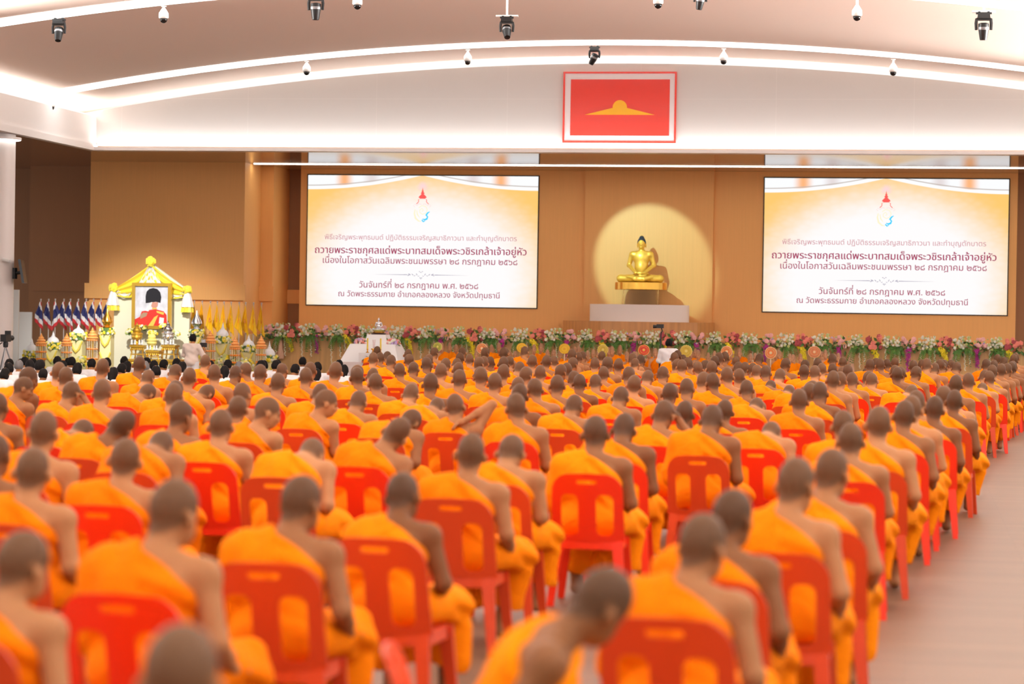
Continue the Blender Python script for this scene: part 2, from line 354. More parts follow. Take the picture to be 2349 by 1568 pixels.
# ------------------------------------------------------------------ led screens
SCREENY = 67.058
def screen_material():
    M = bpy.data.materials.new('screen_picture'); M.use_nodes = True; nt = M.node_tree; nt.nodes.clear()
    N = nt.nodes.new; L = nt.links.new
    tc = N('ShaderNodeTexCoord'); sep = N('ShaderNodeSeparateXYZ'); L(tc.outputs['Generated'], sep.inputs[0]); x, y = sep.outputs[0], sep.outputs[2]
    def mth(op, a, b=None, c=None):
        n = N('ShaderNodeMath'); n.operation = op
        for i, q in enumerate((a, b, c)):
            if q is None: continue
            if isinstance(q, (int, float)): n.inputs[i].default_value = q
            else: L(q, n.inputs[i])
        return n.outputs[0]
    def ramp(v, a, b):
        n = N('ShaderNodeMapRange'); n.interpolation_type = 'SMOOTHSTEP'; L(v, n.inputs[0]); n.inputs[1].default_value = a; n.inputs[2].default_value = b; return n.outputs[0]
    def mix(f, a, b):
        n = N('ShaderNodeMix'); n.data_type = 'RGBA'
        if isinstance(f, float): n.inputs[0].default_value = f
        else: L(f, n.inputs[0])
        for i, q in ((6, a), (7, b)):
            if isinstance(q, tuple): n.inputs[i].default_value = (*q, 1)
            else: L(q, n.inputs[i])
        return n.outputs[2]
    dx = mth('DIVIDE', mth('SUBTRACT', x, 0.5), 0.62); dy = mth('DIVIDE', mth('SUBTRACT', y, 0.22), 0.82)
    d = mth('SQRT', mth('ADD', mth('MULTIPLY', dx, dx), mth('MULTIPLY', dy, dy)))
    vo = N('ShaderNodeTexVoronoi'); vo.inputs['Scale'].default_value = 26; L(tc.outputs['Generated'], vo.inputs['Vector'])
    edge = mth('ADD', d, mth('MULTIPLY', vo.outputs[0], 0.05))
    col = mix(ramp(edge, 0.60, 1.10), (1.0, 0.97, 0.97), (1.0, 0.60, 0.17))
    # white curtain across the top
    t = mth('ABSOLUTE', mth('SUBTRACT', mth('MULTIPLY', x, 2), 1)); q = mth('SUBTRACT', 1, t)
    low = mth('SUBTRACT', 1, mth('MULTIPLY', mth('SUBTRACT', 1, mth('MULTIPLY', q, q)), 0.112))
    h = mth('SUBTRACT', y, low)
    g1 = mth('ABSOLUTE', mth('SUBTRACT', t, 0.68)); cur = mix(ramp(g1, 0.10, 0.0), (0.97, 0.98, 1.0), (1.0, 0.48, 0.22))
    cur = mix(ramp(mth('ABSOLUTE', mth('SUBTRACT', t, 0.44)), 0.10, 0.0), cur, (0.80, 0.72, 0.72))
    cur = mix(ramp(mth('ABSOLUTE', mth('SUBTRACT', h, 0.034)), 0.007, 0.0), cur, (0.55, 0.47, 0.42))
    cur = mix(ramp(h, 0.030, 0.022), cur, (1.0, 1.0, 1.0))
    col = mix(ramp(h, 0.0, 0.006), col, cur)
    e = N('ShaderNodeEmission'); L(col, e.inputs[0]); e.inputs[1].default_value = 0.665
    o = N('ShaderNodeOutputMaterial'); L(e.outputs[0], o.inputs[0]); return M
SCR = screen_material()
MAROON = emis('screen_maroon', (0.33, 0.045, 0.105), .8); ROSE = emis('screen_rose', (0.52, 0.22, 0.26), .8); GREYI = emis('screen_grey', (0.36, 0.34, 0.42), .8)
PINKI = emis('screen_pink', (1.0, 0.62, 0.62), .74); REDI = emis('screen_red', (0.92, 0.10, 0.09), .8); CYANI = emis('screen_cyan', (0.05, 0.55, 0.85), .8); CREAMI = emis('screen_cream', (0.95, 0.80, 0.55), .76)
UPV = '\u0e31\u0e34\u0e35\u0e36\u0e37\u0e47\u0e4d'; TONE = '\u0e48\u0e49\u0e4a\u0e4b\u0e4c'
def font_shapes(txt):                                # outlines of a line of text as filled faces, each outer contour with its own holes
    from mathutils.geometry import tessellate_polygon
    c = bpy.data.curves.new('lettering', 'FONT'); c.body = txt; c.size = 1.0
    o = bpy.data.objects.new('lettering', c); COL.objects.link(o); bpy.context.view_layer.update()
    cu = o.to_curve(bpy.context.evaluated_depsgraph_get()); loops = []
    for sp in cu.splines:
        P = []; bp = list(sp.bezier_points)
        if bp:
            for i, q in enumerate(bp):
                r = bp[(i+1) % len(bp)]
                for k in range(4):
                    t = k/4; P.append(q.co*(1-t)**3+q.handle_right*3*t*(1-t)**2+r.handle_left*3*t*t*(1-t)+r.co*t**3)
        else: P = [Vector(q.co[:3]) for q in sp.points]
        Q = [p for i, p in enumerate(P) if (p-P[i-1]).length > 1e-5]
        if len(Q) > 2: loops.append(Q)
    o.to_curve_clear(); bpy.data.objects.remove(o)
    ar = [sum(p.x*L[(i+1) % len(L)].y-L[(i+1) % len(L)].x*p.y for i, p in enumerate(L))/2 for L in loops]
    if not ar: return [], []
    sg = 1 if max(ar, key=abs) > 0 else -1
    def inside(p, L):
        k = False
        for i in range(len(L)):
            a, b_ = L[i-1], L[i]
            if (a.y > p.y) != (b_.y > p.y) and p.x < (b_.x-a.x)*(p.y-a.y)/(b_.y-a.y)+a.x: k = not k
        return k
    V, Fc = [], []
    ar = [a if a*sg > 0 or any(ar[i]*sg > 0 and inside(L[0], loops[i]) for i in range(len(loops))) else -a for a, L in zip(ar, loops)]
    outs = [i for i in range(len(loops)) if ar[i]*sg > 0]; own = {}
    for j in range(len(loops)):
        if ar[j]*sg > 0: continue
        c_ = [i for i in outs if abs(ar[i]) > abs(ar[j]) and inside(loops[j][0], loops[i])]
        if c_: own.setdefault(min(c_, key=lambda i: abs(ar[i])), []).append(j)
    for i in outs:
        polys = [loops[i]] + [loops[j] for j in own.get(i, [])]; n = len(V); V += [p for L in polys for p in L]
        Fc += [tuple(k+n for k in t) for t in tessellate_polygon(polys)]
    return V, Fc
def text_line(txt, weight=0.0):                      # one line in x, y; a tone mark over a vowel is lifted above it
    base = ''; marks = []
    for ch in txt:
        if ch in TONE and base and base[-1] in UPV: marks.append((ch, base)); continue
        base += ch
    V, Fc = font_shapes(base)
    for ch, pre in marks:
        a, fa = font_shapes(pre[:-1] + ch); b_, _ = font_shapes(pre[:-1]); nb = len(b_); n = len(V)
        V += [p + Vector((0, 0.20, 0)) for p in a[nb:]]; Fc += [tuple(i-nb+n for i in f) for f in fa if min(f) >= nb]
    n = len(V)
    if weight > 0: V, Fc = V + [p + Vector((weight, weight*.4, 0)) for p in V] + [p + Vector((-weight, -weight*.4, 0)) for p in V], Fc + [tuple(i+n for i in f) for f in Fc] + [tuple(i+2*n for i in f) for f in Fc]
    return V, Fc
def words_of(V, Fc):                                 # faces grouped by word: split where a wide gap stands between letters
    iv = sorted((min(V[i].x for i in f), max(V[i].x for i in f), n) for n, f in enumerate(Fc)); out, end = [], None
    for a, b, n in iv:
        if end is None or a > end+.17: out.append([])
        out[-1].append(Fc[n]); end = b if end is None else max(end, b)
    return out
LINES = [('พิธีเจริญพระพุทธมนต์ ปฏิบัติธรรมเจริญสมาธิภาวนา และทำบุญตักบาตร', .077, .912, .494, ROSE, 0.0),
         ('ถวายพระราชกุศลแด่พระบาทสมเด็จพระวชิรเกล้าเจ้าอยู่หัว', .034, .955, .601, MAROON, 0.016),
         ('เนื่องในโอกาสวันเฉลิมพระชนมพรรษา ๒๘ กรกฎาคม ๒๕๖๘', .070, .916, .677, MAROON, 0.006),
         ('วันจันทร์ที่ ๒๘ กรกฎาคม พ.ศ. ๒๕๖๘', .231, .749, .863, MAROON, 0.006),
         ('ณ วัดพระธรรมกาย อำเภอคลองหลวง จังหวัดปทุมธานี', .140, .842, .932, MAROON, 0.006)]
TXT = [text_line(l[0], l[5]) for l in LINES]
def led_screen(x0, x1, label):
    zt, zb = 5.815, 2.131; w, h = x1-x0, zt-zb
    t = thing('led_screen', label, 'screen', (x0, SCREENY, zb), 0, 'led screens over the stage')
    MB().box2((0, 0, 0), (w, 0.02, h)).build('display_panel', SCR, t)
    MB().box2((-.03, 0.012, -.03), (w+.03, 0.045, h+.03)).build('screen_frame', mat('black_edge', (0.02, 0.018, 0.016), rough=0.5), t)
    for (s, a, b, vv, mm, wt), (V, Fc) in zip(LINES, TXT):
        mn = min(p.x for p in V); mxx = max(p.x for p in V); k = (b-a)*w/(mxx-mn)
        ky = min(k, 0.0565*h/0.60) if wt < 0.01 else k
        for grp in words_of(V, Fc):
            q = MB(); used = sorted({i for f in grp for i in f}); ix = {j: n for n, j in enumerate(used)}
            q.add([(a*w+(V[j].x-mn)*k, -0.006, (1-vv)*h+V[j].y*ky) for j in used], [tuple(ix[i] for i in f) for f in grp]); q.build('lettering', mm, t)
    c, e = 0.5, -0.004                                # emblem: rays, tiered crown, ribs, scrolls, letters
    X = lambda u: (75+2210*0.5+(u-1170)*1.0-75)/2210*w
    Z = lambda v: h-(v-97)/1253*h
    q = MB()
    for i in range(22):
        an = rad(-64+128*i/21); r0, r1 = (60, 112) if i % 2 else (42, 128)
        px, pz = 1175, 262
        a1 = (px+r0*math.sin(an)*.55, pz-r0*math.cos(an)); b1 = (px+r1*math.sin(an)*.55, pz-r1*math.cos(an)*.9); o1 = 2.6
        q.add([(X(a1[0]-o1), e, Z(a1[1])), (X(a1[0]+o1), e, Z(a1[1])), (X(b1[0]+1.5), e, Z(b1[1])), (X(b1[0]-1.5), e, Z(b1[1]))], [(0, 1, 2, 3)])
    q.build('emblem_rays', PINKI, t)
    prof = [(0, 205), (3, 225), (6, 240), (12, 246), (7, 250), (15, 262), (20, 268), (10, 272), (22, 284), (36, 298), (38, 308), (26, 312), (30, 318)]
    q = MB(); poly = [(X(1175+r), Z(v)) for r, v in prof] + [(X(1175-r), Z(v)) for r, v in reversed(prof[1:])]; q.prism(poly, e, e+.002)
    for sg in (-1, 1): q.tube([(X(1175+sg*a), e, Z(b)) for a, b in ((32, 322), (40, 328), (37, 345), (48, 360), (58, 366), (52, 372))], [.006, .009, .009, .01, .01, .003], 6)
    q.build('emblem_crown', REDI, t)
    q = MB()
    for sg in (-1, 1): q.tube([(X(1172+sg*a), e, Z(b)) for a, b in ((6, 372), (30, 366), (50, 384), (72, 372), (84, 384), (70, 398))], .006, 6)
    q.build('emblem_scroll', PINKI, t)
    q = MB(); q.tube([(X(a), e, Z(b)) for a, b in ((1140, 405), (1170, 384), (1205, 392), (1222, 420), (1210, 455), (1178, 468), (1150, 450), (1150, 425), (1172, 410), (1185, 428), (1172, 440))], .012, 6)
    q.tube([(X(a), e, Z(b)) for a, b in ((1105, 420), (1098, 460), (1110, 505), (1140, 532), (1165, 536))], [.012, .022, .026, .02, .006], 6)
    q.tube([(X(a), e, Z(b)) for a, b in ((1120, 430), (1128, 470), (1150, 500))], [.01, .018, .006], 6); q.build('emblem_letter', CREAMI, t)
    q = MB(); q.tube([(X(a), e, Z(b)) for a, b in ((1246, 442), (1228, 452), (1212, 474), (1226, 492), (1218, 512), (1196, 520), (1180, 512), (1172, 524), (1186, 538), (1206, 530))], [.008, .02, .026, .02, .026, .024, .012, .02, .02, .004], 8)
    q.build('emblem_letter', CYANI, t)
    q = MB()                                          # divider ornament
    for sg in (-1, 1):
        q.add([(X(1170+sg*130), e, Z(1046)), (X(1170+sg*130), e, Z(1053)), (X(1170+sg*470), e, Z(1050))], [(0, 1, 2)])
        for (a, b, rr, an) in ((110, 1046, 30, 25), (118, 1054, 26, -25), (80, 1048, 24, 40), (60, 1058, 20, -35), (40, 1046, 24, 60), (22, 1062, 18, -20), (150, 1049, 22, 10)):
            R = Matrix.Rotation(rad(-sg*an), 3, 'Y'); q.ball((X(1170+sg*a), e, Z(b)), (rr/2210*w*.5, .001, rr/2210*w*.16), 8, 4, R)
    for (a, b) in ((-14, 1018), (14, 1018), (0, 1026), (-8, 1078), (8, 1078), (0, 1086)): q.ball((X(1170+a), e, Z(b)), (.02, .001, .012), 8, 4)
    q.build('divider_ornament', GREYI, t)
    return t
led_screen(-16.995, -10.364, 'large bright led screen with Thai lettering left of the golden statue')
led_screen(-4.031, 2.581, 'large bright led screen with Thai lettering right of the golden statue')

# ------------------------------------------------------------------ red framed picture on the gable
t = thing('framed_picture', 'red picture with a gold rising sun shape framed in white on the gable wall', 'picture', (-8.69, YT, 6.255))
w, h = 2.85, 1.775
RED = mat('picture_red', (0.80, 0.03, 0.012), rough=0.18, spec=0.6); PW = mat('picture_mat', (0.80, 0.74, 0.76), rough=0.2)
MB().box2((.03, -.03, .03), (w-.03, -.001, h-.03)).build('picture_mat', PW, t)
q = MB(); k = .045
q.box2((0, -.05, 0), (w, -.001, k)).box2((0, -.05, h-k), (w, -.001, h)).box2((0, -.05, k), (k, -.001, h-k)).box2((w-k, -.05, k), (w, -.001, h-k)); q.build('picture_frame', RED, t)
MB().box2((.19, -.036, .18), (w-.17, -.03, h-.19)).build('picture_panel', RED, t)
cxs, zb = w/2+.01, .70
arc = [(cxs+.18*math.cos(a), zb+.185+.18*math.sin(a)) for a in [rad(-4+188*i/24) for i in range(25)]]
MB().prism([(cxs-.88, zb), (cxs+.88, zb)] + arc, -.044, -.036).build('sun_shape', mat('picture_gold', (0.93, 0.47, 0.004), rough=0.3), t)
# ================================================================== people
def skin_material(name, lo, hi, stubble=(0.066, 0.038, 0.022)):
    M = bpy.data.materials.new(name); M.use_nodes = True; nt = M.node_tree; b = nt.nodes['Principled BSDF']; N = nt.nodes.new; L = nt.links.new
    oi = N('ShaderNodeObjectInfo'); rp = N('ShaderNodeMix'); rp.data_type = 'RGBA'; rp.inputs[6].default_value = (*lo, 1); rp.inputs[7].default_value = (*hi, 1); L(oi.outputs['Random'], rp.inputs[0])
    def mixa(a, base, colr, fac=1.0):
        at_ = N('ShaderNodeAttribute'); at_.attribute_name = a; mx = N('ShaderNodeMix'); mx.data_type = 'RGBA'
        ml = N('ShaderNodeMath'); ml.operation = 'MULTIPLY'; L(at_.outputs['Fac'], ml.inputs[0]); ml.inputs[1].default_value = fac; L(ml.outputs[0], mx.inputs[0])
        L(base, mx.inputs[6]); mx.inputs[7].default_value = (*colr, 1); return mx.outputs[2]
    c = mixa('scalp', rp.outputs[2], stubble, 0.78)
    c = mixa('dark', c, (0.02, 0.012, 0.010), 0.85); c = mixa('lips', c, (0.36, 0.12, 0.09), 0.7)
    L(c, b.inputs['Base Color']); b.inputs['Roughness'].default_value = 0.55; b.inputs['Specular IOR Level'].default_value = 0.18
    return M
SKIN_LIT = skin_material('skin_lit', (0.50, 0.25, 0.12), (0.62, 0.33, 0.18), (0.40, 0.21, 0.12))  # lighter copy of skin, with the light the front rows face painted in
SKIN = skin_material('skin', (0.19, 0.075, 0.028), (0.46, 0.212, 0.09))
def robe_material():
    M = bpy.data.materials.new('robe_cloth'); M.use_nodes = True; nt = M.node_tree; b = nt.nodes['Principled BSDF']; N = nt.nodes.new; L = nt.links.new
    oi = N('ShaderNodeObjectInfo'); rp = N('ShaderNodeMix'); rp.data_type = 'RGBA'; rp.inputs[6].default_value = (0.86, 0.195, 0.002, 1); rp.inputs[7].default_value = (0.94, 0.262, 0.003, 1); L(oi.outputs['Random'], rp.inputs[0])
    L(rp.outputs[2], b.inputs['Base Color']); b.inputs['Roughness'].default_value = 0.8; b.inputs['Specular IOR Level'].default_value = 0.06
    tc = N('ShaderNodeTexCoord'); n = N('ShaderNodeTexNoise'); n.inputs['Scale'].default_value = 9; n.inputs['Detail'].default_value = 3; n.inputs['Distortion'].default_value = 1.5
    L(tc.outputs['Object'], n.inputs['Vector']); bp = N('ShaderNodeBump'); bp.inputs['Strength'].default_value = 0.5; bp.inputs['Distance'].default_value = 0.03; L(n.outputs[0], bp.inputs['Height']); L(bp.outputs[0], b.inputs['Normal'])
    return M
ROBE = robe_material()
def rotm(ax, deg): return np.array(Matrix.Rotation(rad(deg), 3, ax))
class Pose:                                         # torso leans about the hips, head turns about the neck
    def __init__(s, lean=(6, 0), head=(0, 6, 0), seat=0.43, twist=0):
        s.hip = np.array([0, 0, seat+.10]); s.T = rotm('Z', -twist) @ rotm('Y', lean[1]) @ rotm('X', -lean[0])
        s.H = rotm('Z', -head[0]) @ rotm('Y', head[2]) @ rotm('X', -head[1]); s.nb = np.array([0, 0.0, seat+.515]); s.seat = seat
    def t(s, p): p = np.array(p, float) + np.array([0, 0, s.seat-.43]); return s.T @ (p-s.hip) + s.hip
    def h(s, q): return s.T @ (s.nb + s.H @ (np.array(q, float)+np.array([0, .042, .165])) - s.hip) + s.hip
    def hR(s): return s.T @ s.H
def head_into(g, P, face=False, ears=True):
    R = P.hR(); e = lambda c, r, k=.02, Q=None: g.ell(P.h(c), r, R if Q is None else R @ Q, k)
    e((0, -.012, .030), (.073, .095, .103)); e((0, .012, -.035), (.062, .075, .075)); e((0, .045, -.062), (.045, .045, .048), .03)
    if ears:
        for sg in (-1, 1): e((sg*.083, -.004, -.014), (.010, .024, .034), .006, rotm('Z', sg*24))
    if face:
        e((0, .094, -.02), (.013, .018, .026), .015); e((0, .098, -.034), (.018, .012, .009), .01)
        e((0, .076, .022), (.055, .018, .012), .02); e((0, .083, -.06), (.024, .010, .006), .008); e((0, .083, -.071), (.02, .010, .006), .008)
        for sg in (-1, 1): e((sg*.042, .066, -.022), (.022, .018, .018), .02)
    g.cap(P.t((0, -.004, .93)), P.h((0, -.028, -.075)), .056, .052, .03)
def head_attrs(me, V, P, face):
    q = (P.hR().T @ (V - P.h((0, 0, 0))).T).T; near = (np.linalg.norm(q, axis=1) < .17)
    sc = sstep(-.018, .018, q[:, 2]-.78*q[:, 1]+.020)*near*(1-sstep(.066, .076, np.abs(q[:, 0]))*(q[:, 2] < .02))
    attr(me, 'scalp', sc)
    dk = np.zeros(len(V)); lp = np.zeros(len(V))
    if face:
        fr = q[:, 1] > .04
        for sg in (-1, 1):
            dk = np.maximum(dk, fr*(1-sstep(.6, 1.15, np.hypot((q[:, 0]-sg*.032)/.016, (q[:, 2]+.001)/.0065))))
            dk = np.maximum(dk, .75*fr*(1-sstep(.6, 1.2, np.hypot((q[:, 0]-sg*.034)/.022, (q[:, 2]-.024+abs(1)*0)/.006))))
        lp = fr*(1-sstep(.7, 1.2, np.hypot(q[:, 0]/.026, (q[:, 2]+.066)/.011)))
    attr(me, 'dark', dk); attr(me, 'lips', lp)
def arm_into(g, S, E, Wr, Hd, w=1.0, r=.0, hand=True, k=.03):
    S, E, Wr, Hd = [np.array(x, float) for x in (S, E, Wr, Hd)]
    g.ell(S, (.058*w+r,)*3, None, .05); g.cap(S, E, .050*w+r, .040*w+r, k); g.cap(E, (E*.45+Wr*.55), .041*w+r, .036*w+r, .02); g.cap((E*.45+Wr*.55), Wr, .036*w+r, .026+r, .02)
    if hand:
        d = Hd-Wr; L = np.linalg.norm(d); d /= max(L, 1e-6); up = np.array([0, 0, 1.0]); sd = np.cross(d, up); sd /= max(np.linalg.norm(sd), 1e-6); nn = np.cross(sd, d)
        pc = Wr+d*.055; g.cap(Wr, pc, .026, .031, .02); g.cap(pc-sd*.016, pc+sd*.016, .022, .022, .02)
        for i, (o, ln) in enumerate(((-.027, .062), (-.009, .075), (.009, .07), (.027, .055))):
            b = pc+d*.03+sd*o; mdl = b+d*ln*.55-nn*.006; g.cap(b, mdl, .0095, .009, .006); g.cap(mdl, mdl+d*ln*.4-nn*.022, .009, .008, .004)
        g.cap(Wr+d*.03+sd*.024, Wr+d*.07+sd*.056-nn*.012, .012, .009, .01)
ARMS = {'lap': ((.228, .05, .655), (.13, .27, .565), (.04, .33, .555)), 'side': ((.252, -.03, .655), (.225, .21, .53), (.20, .33, .52)),
        'up': ((.31, .06, 1.13), (.12, -.07, .985), (.06, -.10, .95)), 'ear': ((.34, .16, .80), (.15, .12, 1.06), (.10, .09, 1.14)), 'down': ((.25, -.06, .66), (.27, .06, .44), (.275, .10, .35))}
def torso_into(g, P, w=1.0, r=.0, arms=True, left=True):
    t = P.t
    g.ell(t((0, .0, .545)), (.165*w+r, .125+r, .12+r), P.T, .05); g.ell(t((0, .012, .66)), (.148*w+r, .115*w+r, .14+r), P.T, .05); g.ell(t((0, .0, .80)), (.168*w+r, .112+r, .155+r), P.T, .05)
    g.cap(t((-.145*w, -.008, .895)), t((.145*w, -.008, .895)), .056+r, .056+r, .05); g.cap(t((-.075, -.012, .935)), t((.075, -.012, .935)), .040+r, .040+r, .05)
    g.ell(t((0, -.01, .935)), (.065+r, .055+r, .05+r), P.T, .04)
    for sg in (-1, 1): g.ell(t((sg*.085, -.086, .825)), (.05+r, .026+r, .065+r), P.T, .04)
def legs_into(g, seat=.43, w=1.0, r=0.0, k=.03, spread=.16):
    for sg in (-1, 1):
        g.cap((sg*.10, .04, seat+.085), (sg*spread, .46, seat+.06), .085*w+r, .062+r, k); g.cap((sg*spread, .46, seat+.06), (sg*.14, .43, .10), .055+r, .038+r, k)
        g.cap((sg*.14, .41, .045), (sg*.155, .56, .03), .038+r, .026+r, .03)
def monk_meshes(key, lean=(6, 0), head=(0, 6, 0), arm='lap', w=1.0, twist=0, spread=.16, front=False, cross=False, h=.0115):
    P = Pose(lean, head, .43 if not cross else .06, twist); z0 = P.seat-.43
    g = Soft((-.48, -.40, -.02), (.62, .72, 1.36+z0), h); torso_into(g, P, w)
    A = ARMS[arm]; mv = (lambda p: P.t(p)) if arm in ('up', 'ear') else (lambda p: np.array(p)+(0, 0, z0))
    arm_into(g, P.t((.178*w, -.005, .893)), mv(A[0]), mv(A[1]), mv(A[2]))
    B = ARMS['lap']; mir = lambda p: np.array((-p[0], p[1], p[2]+z0)); arm_into(g, P.t((-.178*w, -.005, .893)), mir(B[0]), mir(B[1]), mir(B[2]))
    if cross:
        for sg in (-1, 1): g.cap((sg*.10, .05, .10), (sg*.30, .26, .09), .085, .06, .04); g.cap((sg*.30, .26, .08), (-sg*.08, .34, .06), .055, .04, .03); g.cap((-sg*.08, .34, .06), (-sg*.2, .33, .05), .035, .025, .02)
    else: legs_into(g, w=w, spread=spread)
    head_into(g, P, front or abs(head[0]) > 30)
    g.apply(lambda Fv, X, Y, Z: np.maximum(Fv, .002-Z) if cross else np.maximum(np.maximum(Fv, .002-Z), -np.maximum(np.maximum(np.abs(X)-.252, np.abs(Y-.02)-.25), Z-.438)))
    me, V = g.mesh('body', SKIN_LIT if cross else SKIN); head_attrs(me, V, P, front or abs(head[0]) > 30)
    # the robe: thick cloth over the left shoulder and round the legs, open at the right shoulder
    g = Soft((-.50, -.42, .0), (.52, .70, 1.12+z0), h); torso_into(g, P, w, .016)
    E = mir(B[0]); S = P.t((-.178*w, -.005, .893)); Wq = mir(B[1])
    g.ell(S+(.012, 0, -.016), (.066*w,)*3, None, .05); g.cap(S, E, .066, .068, .05); g.cap(E, Wq, .070, .058, .04); g.cap(P.t((-.13, .0, .78)), E+(.05, 0, .02), .085, .075, .05)
    Ti = P.T.T; hip = P.hip
    ph = ord(key[0]) % 7
    def cut(Fv, X, Y, Z):
        px, py, pz = X-hip[0], Y-hip[1], Z-hip[2]
        tx = Ti[0, 0]*px+Ti[0, 1]*py+Ti[0, 2]*pz+hip[0]; ty = Ti[1, 0]*px+Ti[1, 1]*py+Ti[1, 2]*pz+hip[1]; tz = Ti[2, 0]*px+Ti[2, 1]*py+Ti[2, 2]*pz+hip[2]-z0
        q = tx/w+.03; d = (tz-.972+.42*np.maximum(q, 0)+1.5*np.maximum(q, 0)**2+1.7*np.minimum(q, 0))*.82
        fold = .0075*np.sin((d+.02*np.sin(tx*14+ph))*78+ph)*sstep(-.42, -.12, d)*sstep(.50, .62, tz)*sstep(-.06, .02, tx)
        fold = fold + .0035*np.sin(tx*55+12*tz+ph)*sstep(.0, -.05, tx)*sstep(.5, .6, tz)
        step = -.013*sstep(-.006, -.014, tx+.10*(tz-.9))*sstep(.66, .70, tz)*sstep(.05, -.02, ty)
        out = Fv+fold+step
        return np.maximum(out, np.where(tz > .56, d, -1))
    g.apply(cut)
    if cross:
        for sg in (-1, 1): g.cap((sg*.10, .05, .10), (sg*.30, .26, .09), .105, .085, .06); g.cap((sg*.30, .26, .09), (-sg*.02, .30, .08), .085, .08, .06)
        g.ell((0, .12, .08), (.22, .22, .10), None, .08)
    else:
        for sg in (-1, 1): g.cap((sg*.10, .02, .53), (sg*spread*1.08, .45, .50), .116*w, .112, .05); g.cap((sg*spread*1.08, .46, .49), (sg*.16, .45, .20), .105, .104, .05)
        g.cap((0, .05, .51), (0, .42, .48), .105, .07, .08); g.cap((0, .44, .44), (0, .42, .20), .055, .06, .08); g.ell((0, -.01, .53), (.185*w, .135, .12), None, .05)
        g.apply(lambda Fv, X, Y, Z: Fv + .010*np.sin(Z*46+X*26+Y*12+ph)*sstep(.18, .32, Y)*sstep(.36, .44, Z) + .010*np.sin(np.arctan2(X, Y-.40)*9+ph+Z*9)*sstep(.46, .38, Z))
        g.apply(lambda Fv, X, Y, Z: np.maximum(np.maximum(Fv, .17+.03*np.sin(X*14+ph)-Z), -np.maximum(np.maximum(np.abs(X)-.252, np.abs(Y-.02)-.25), Z-.438)))
    if cross: g.apply(lambda Fv, X, Y, Z: np.maximum(Fv, .004-Z))
    rb, _ = g.mesh('robe', ROBE)
    return me, rb
VAR = {
    'straight': monk_meshes('a'), 'straight2': monk_meshes('b', lean=(3, 2), head=(-6, 3, 3), arm='side', w=1.05, spread=.2), 'straight3': monk_meshes('c', lean=(10, -2), head=(8, 12, -2), w=.93, spread=.13),
    'turnr': monk_meshes('d', lean=(6, 1), head=(24, 8, 4), arm='side'), 'turnl': monk_meshes('e', head=(-26, 6, -3)), 'turnR': monk_meshes('f', lean=(10, 4), head=(55, 10, 4), arm='lap', twist=10),
    'turnL': monk_meshes('g', head=(-58, 6, 0), lean=(5, 0)), 'nod': monk_meshes('h', lean=(12, 0), head=(4, 24, 3), arm='lap', w=1.05), 'bow': monk_meshes('i', lean=(26, 2), head=(6, 42, 4), arm='lap', w=1.02),
    'bowR': monk_meshes('j', lean=(22, 6), head=(22, 36, 12), arm='lap', w=1.04), 'tiltR': monk_meshes('k', lean=(10, 10), head=(10, 14, 20), arm='down', w=1.0), 'armup': monk_meshes('l', lean=(6, -2), head=(0, 6, -4), arm='up', w=1.05), 'bowside': monk_meshes('n', lean=(30, 0), head=(-30, 14, -6), arm='lap', w=1.04), 'armear': monk_meshes('m', lean=(10, 0), head=(10, 14, 6), arm='ear'),
}
POSE_WORDS = {'bowside': 'hunched and turned right', 'turnr': 'head turned slightly right', 'turnl': 'head turned slightly left', 'turnR': 'head turned right', 'turnL': 'head turned left', 'nod': 'head nodding', 'bow': 'head bowed low', 'bowR': 'bowed to the right', 'tiltR': 'leaning right', 'armup': 'right arm raised', 'armear': 'hand at the ear'}
ORD = 'first second third fourth fifth sixth seventh eighth ninth tenth eleventh twelfth thirteenth fourteenth fifteenth sixteenth seventeenth eighteenth nineteenth twentieth'.split()
def ordinal(n):
    if n <= 20: return ORD[n-1]
    t, u = divmod(n, 10); tens = {2: 'twent', 3: 'thirt', 4: 'fort'}[t]
    return tens + ('ieth' if u == 0 else 'y-' + ORD[u-1])
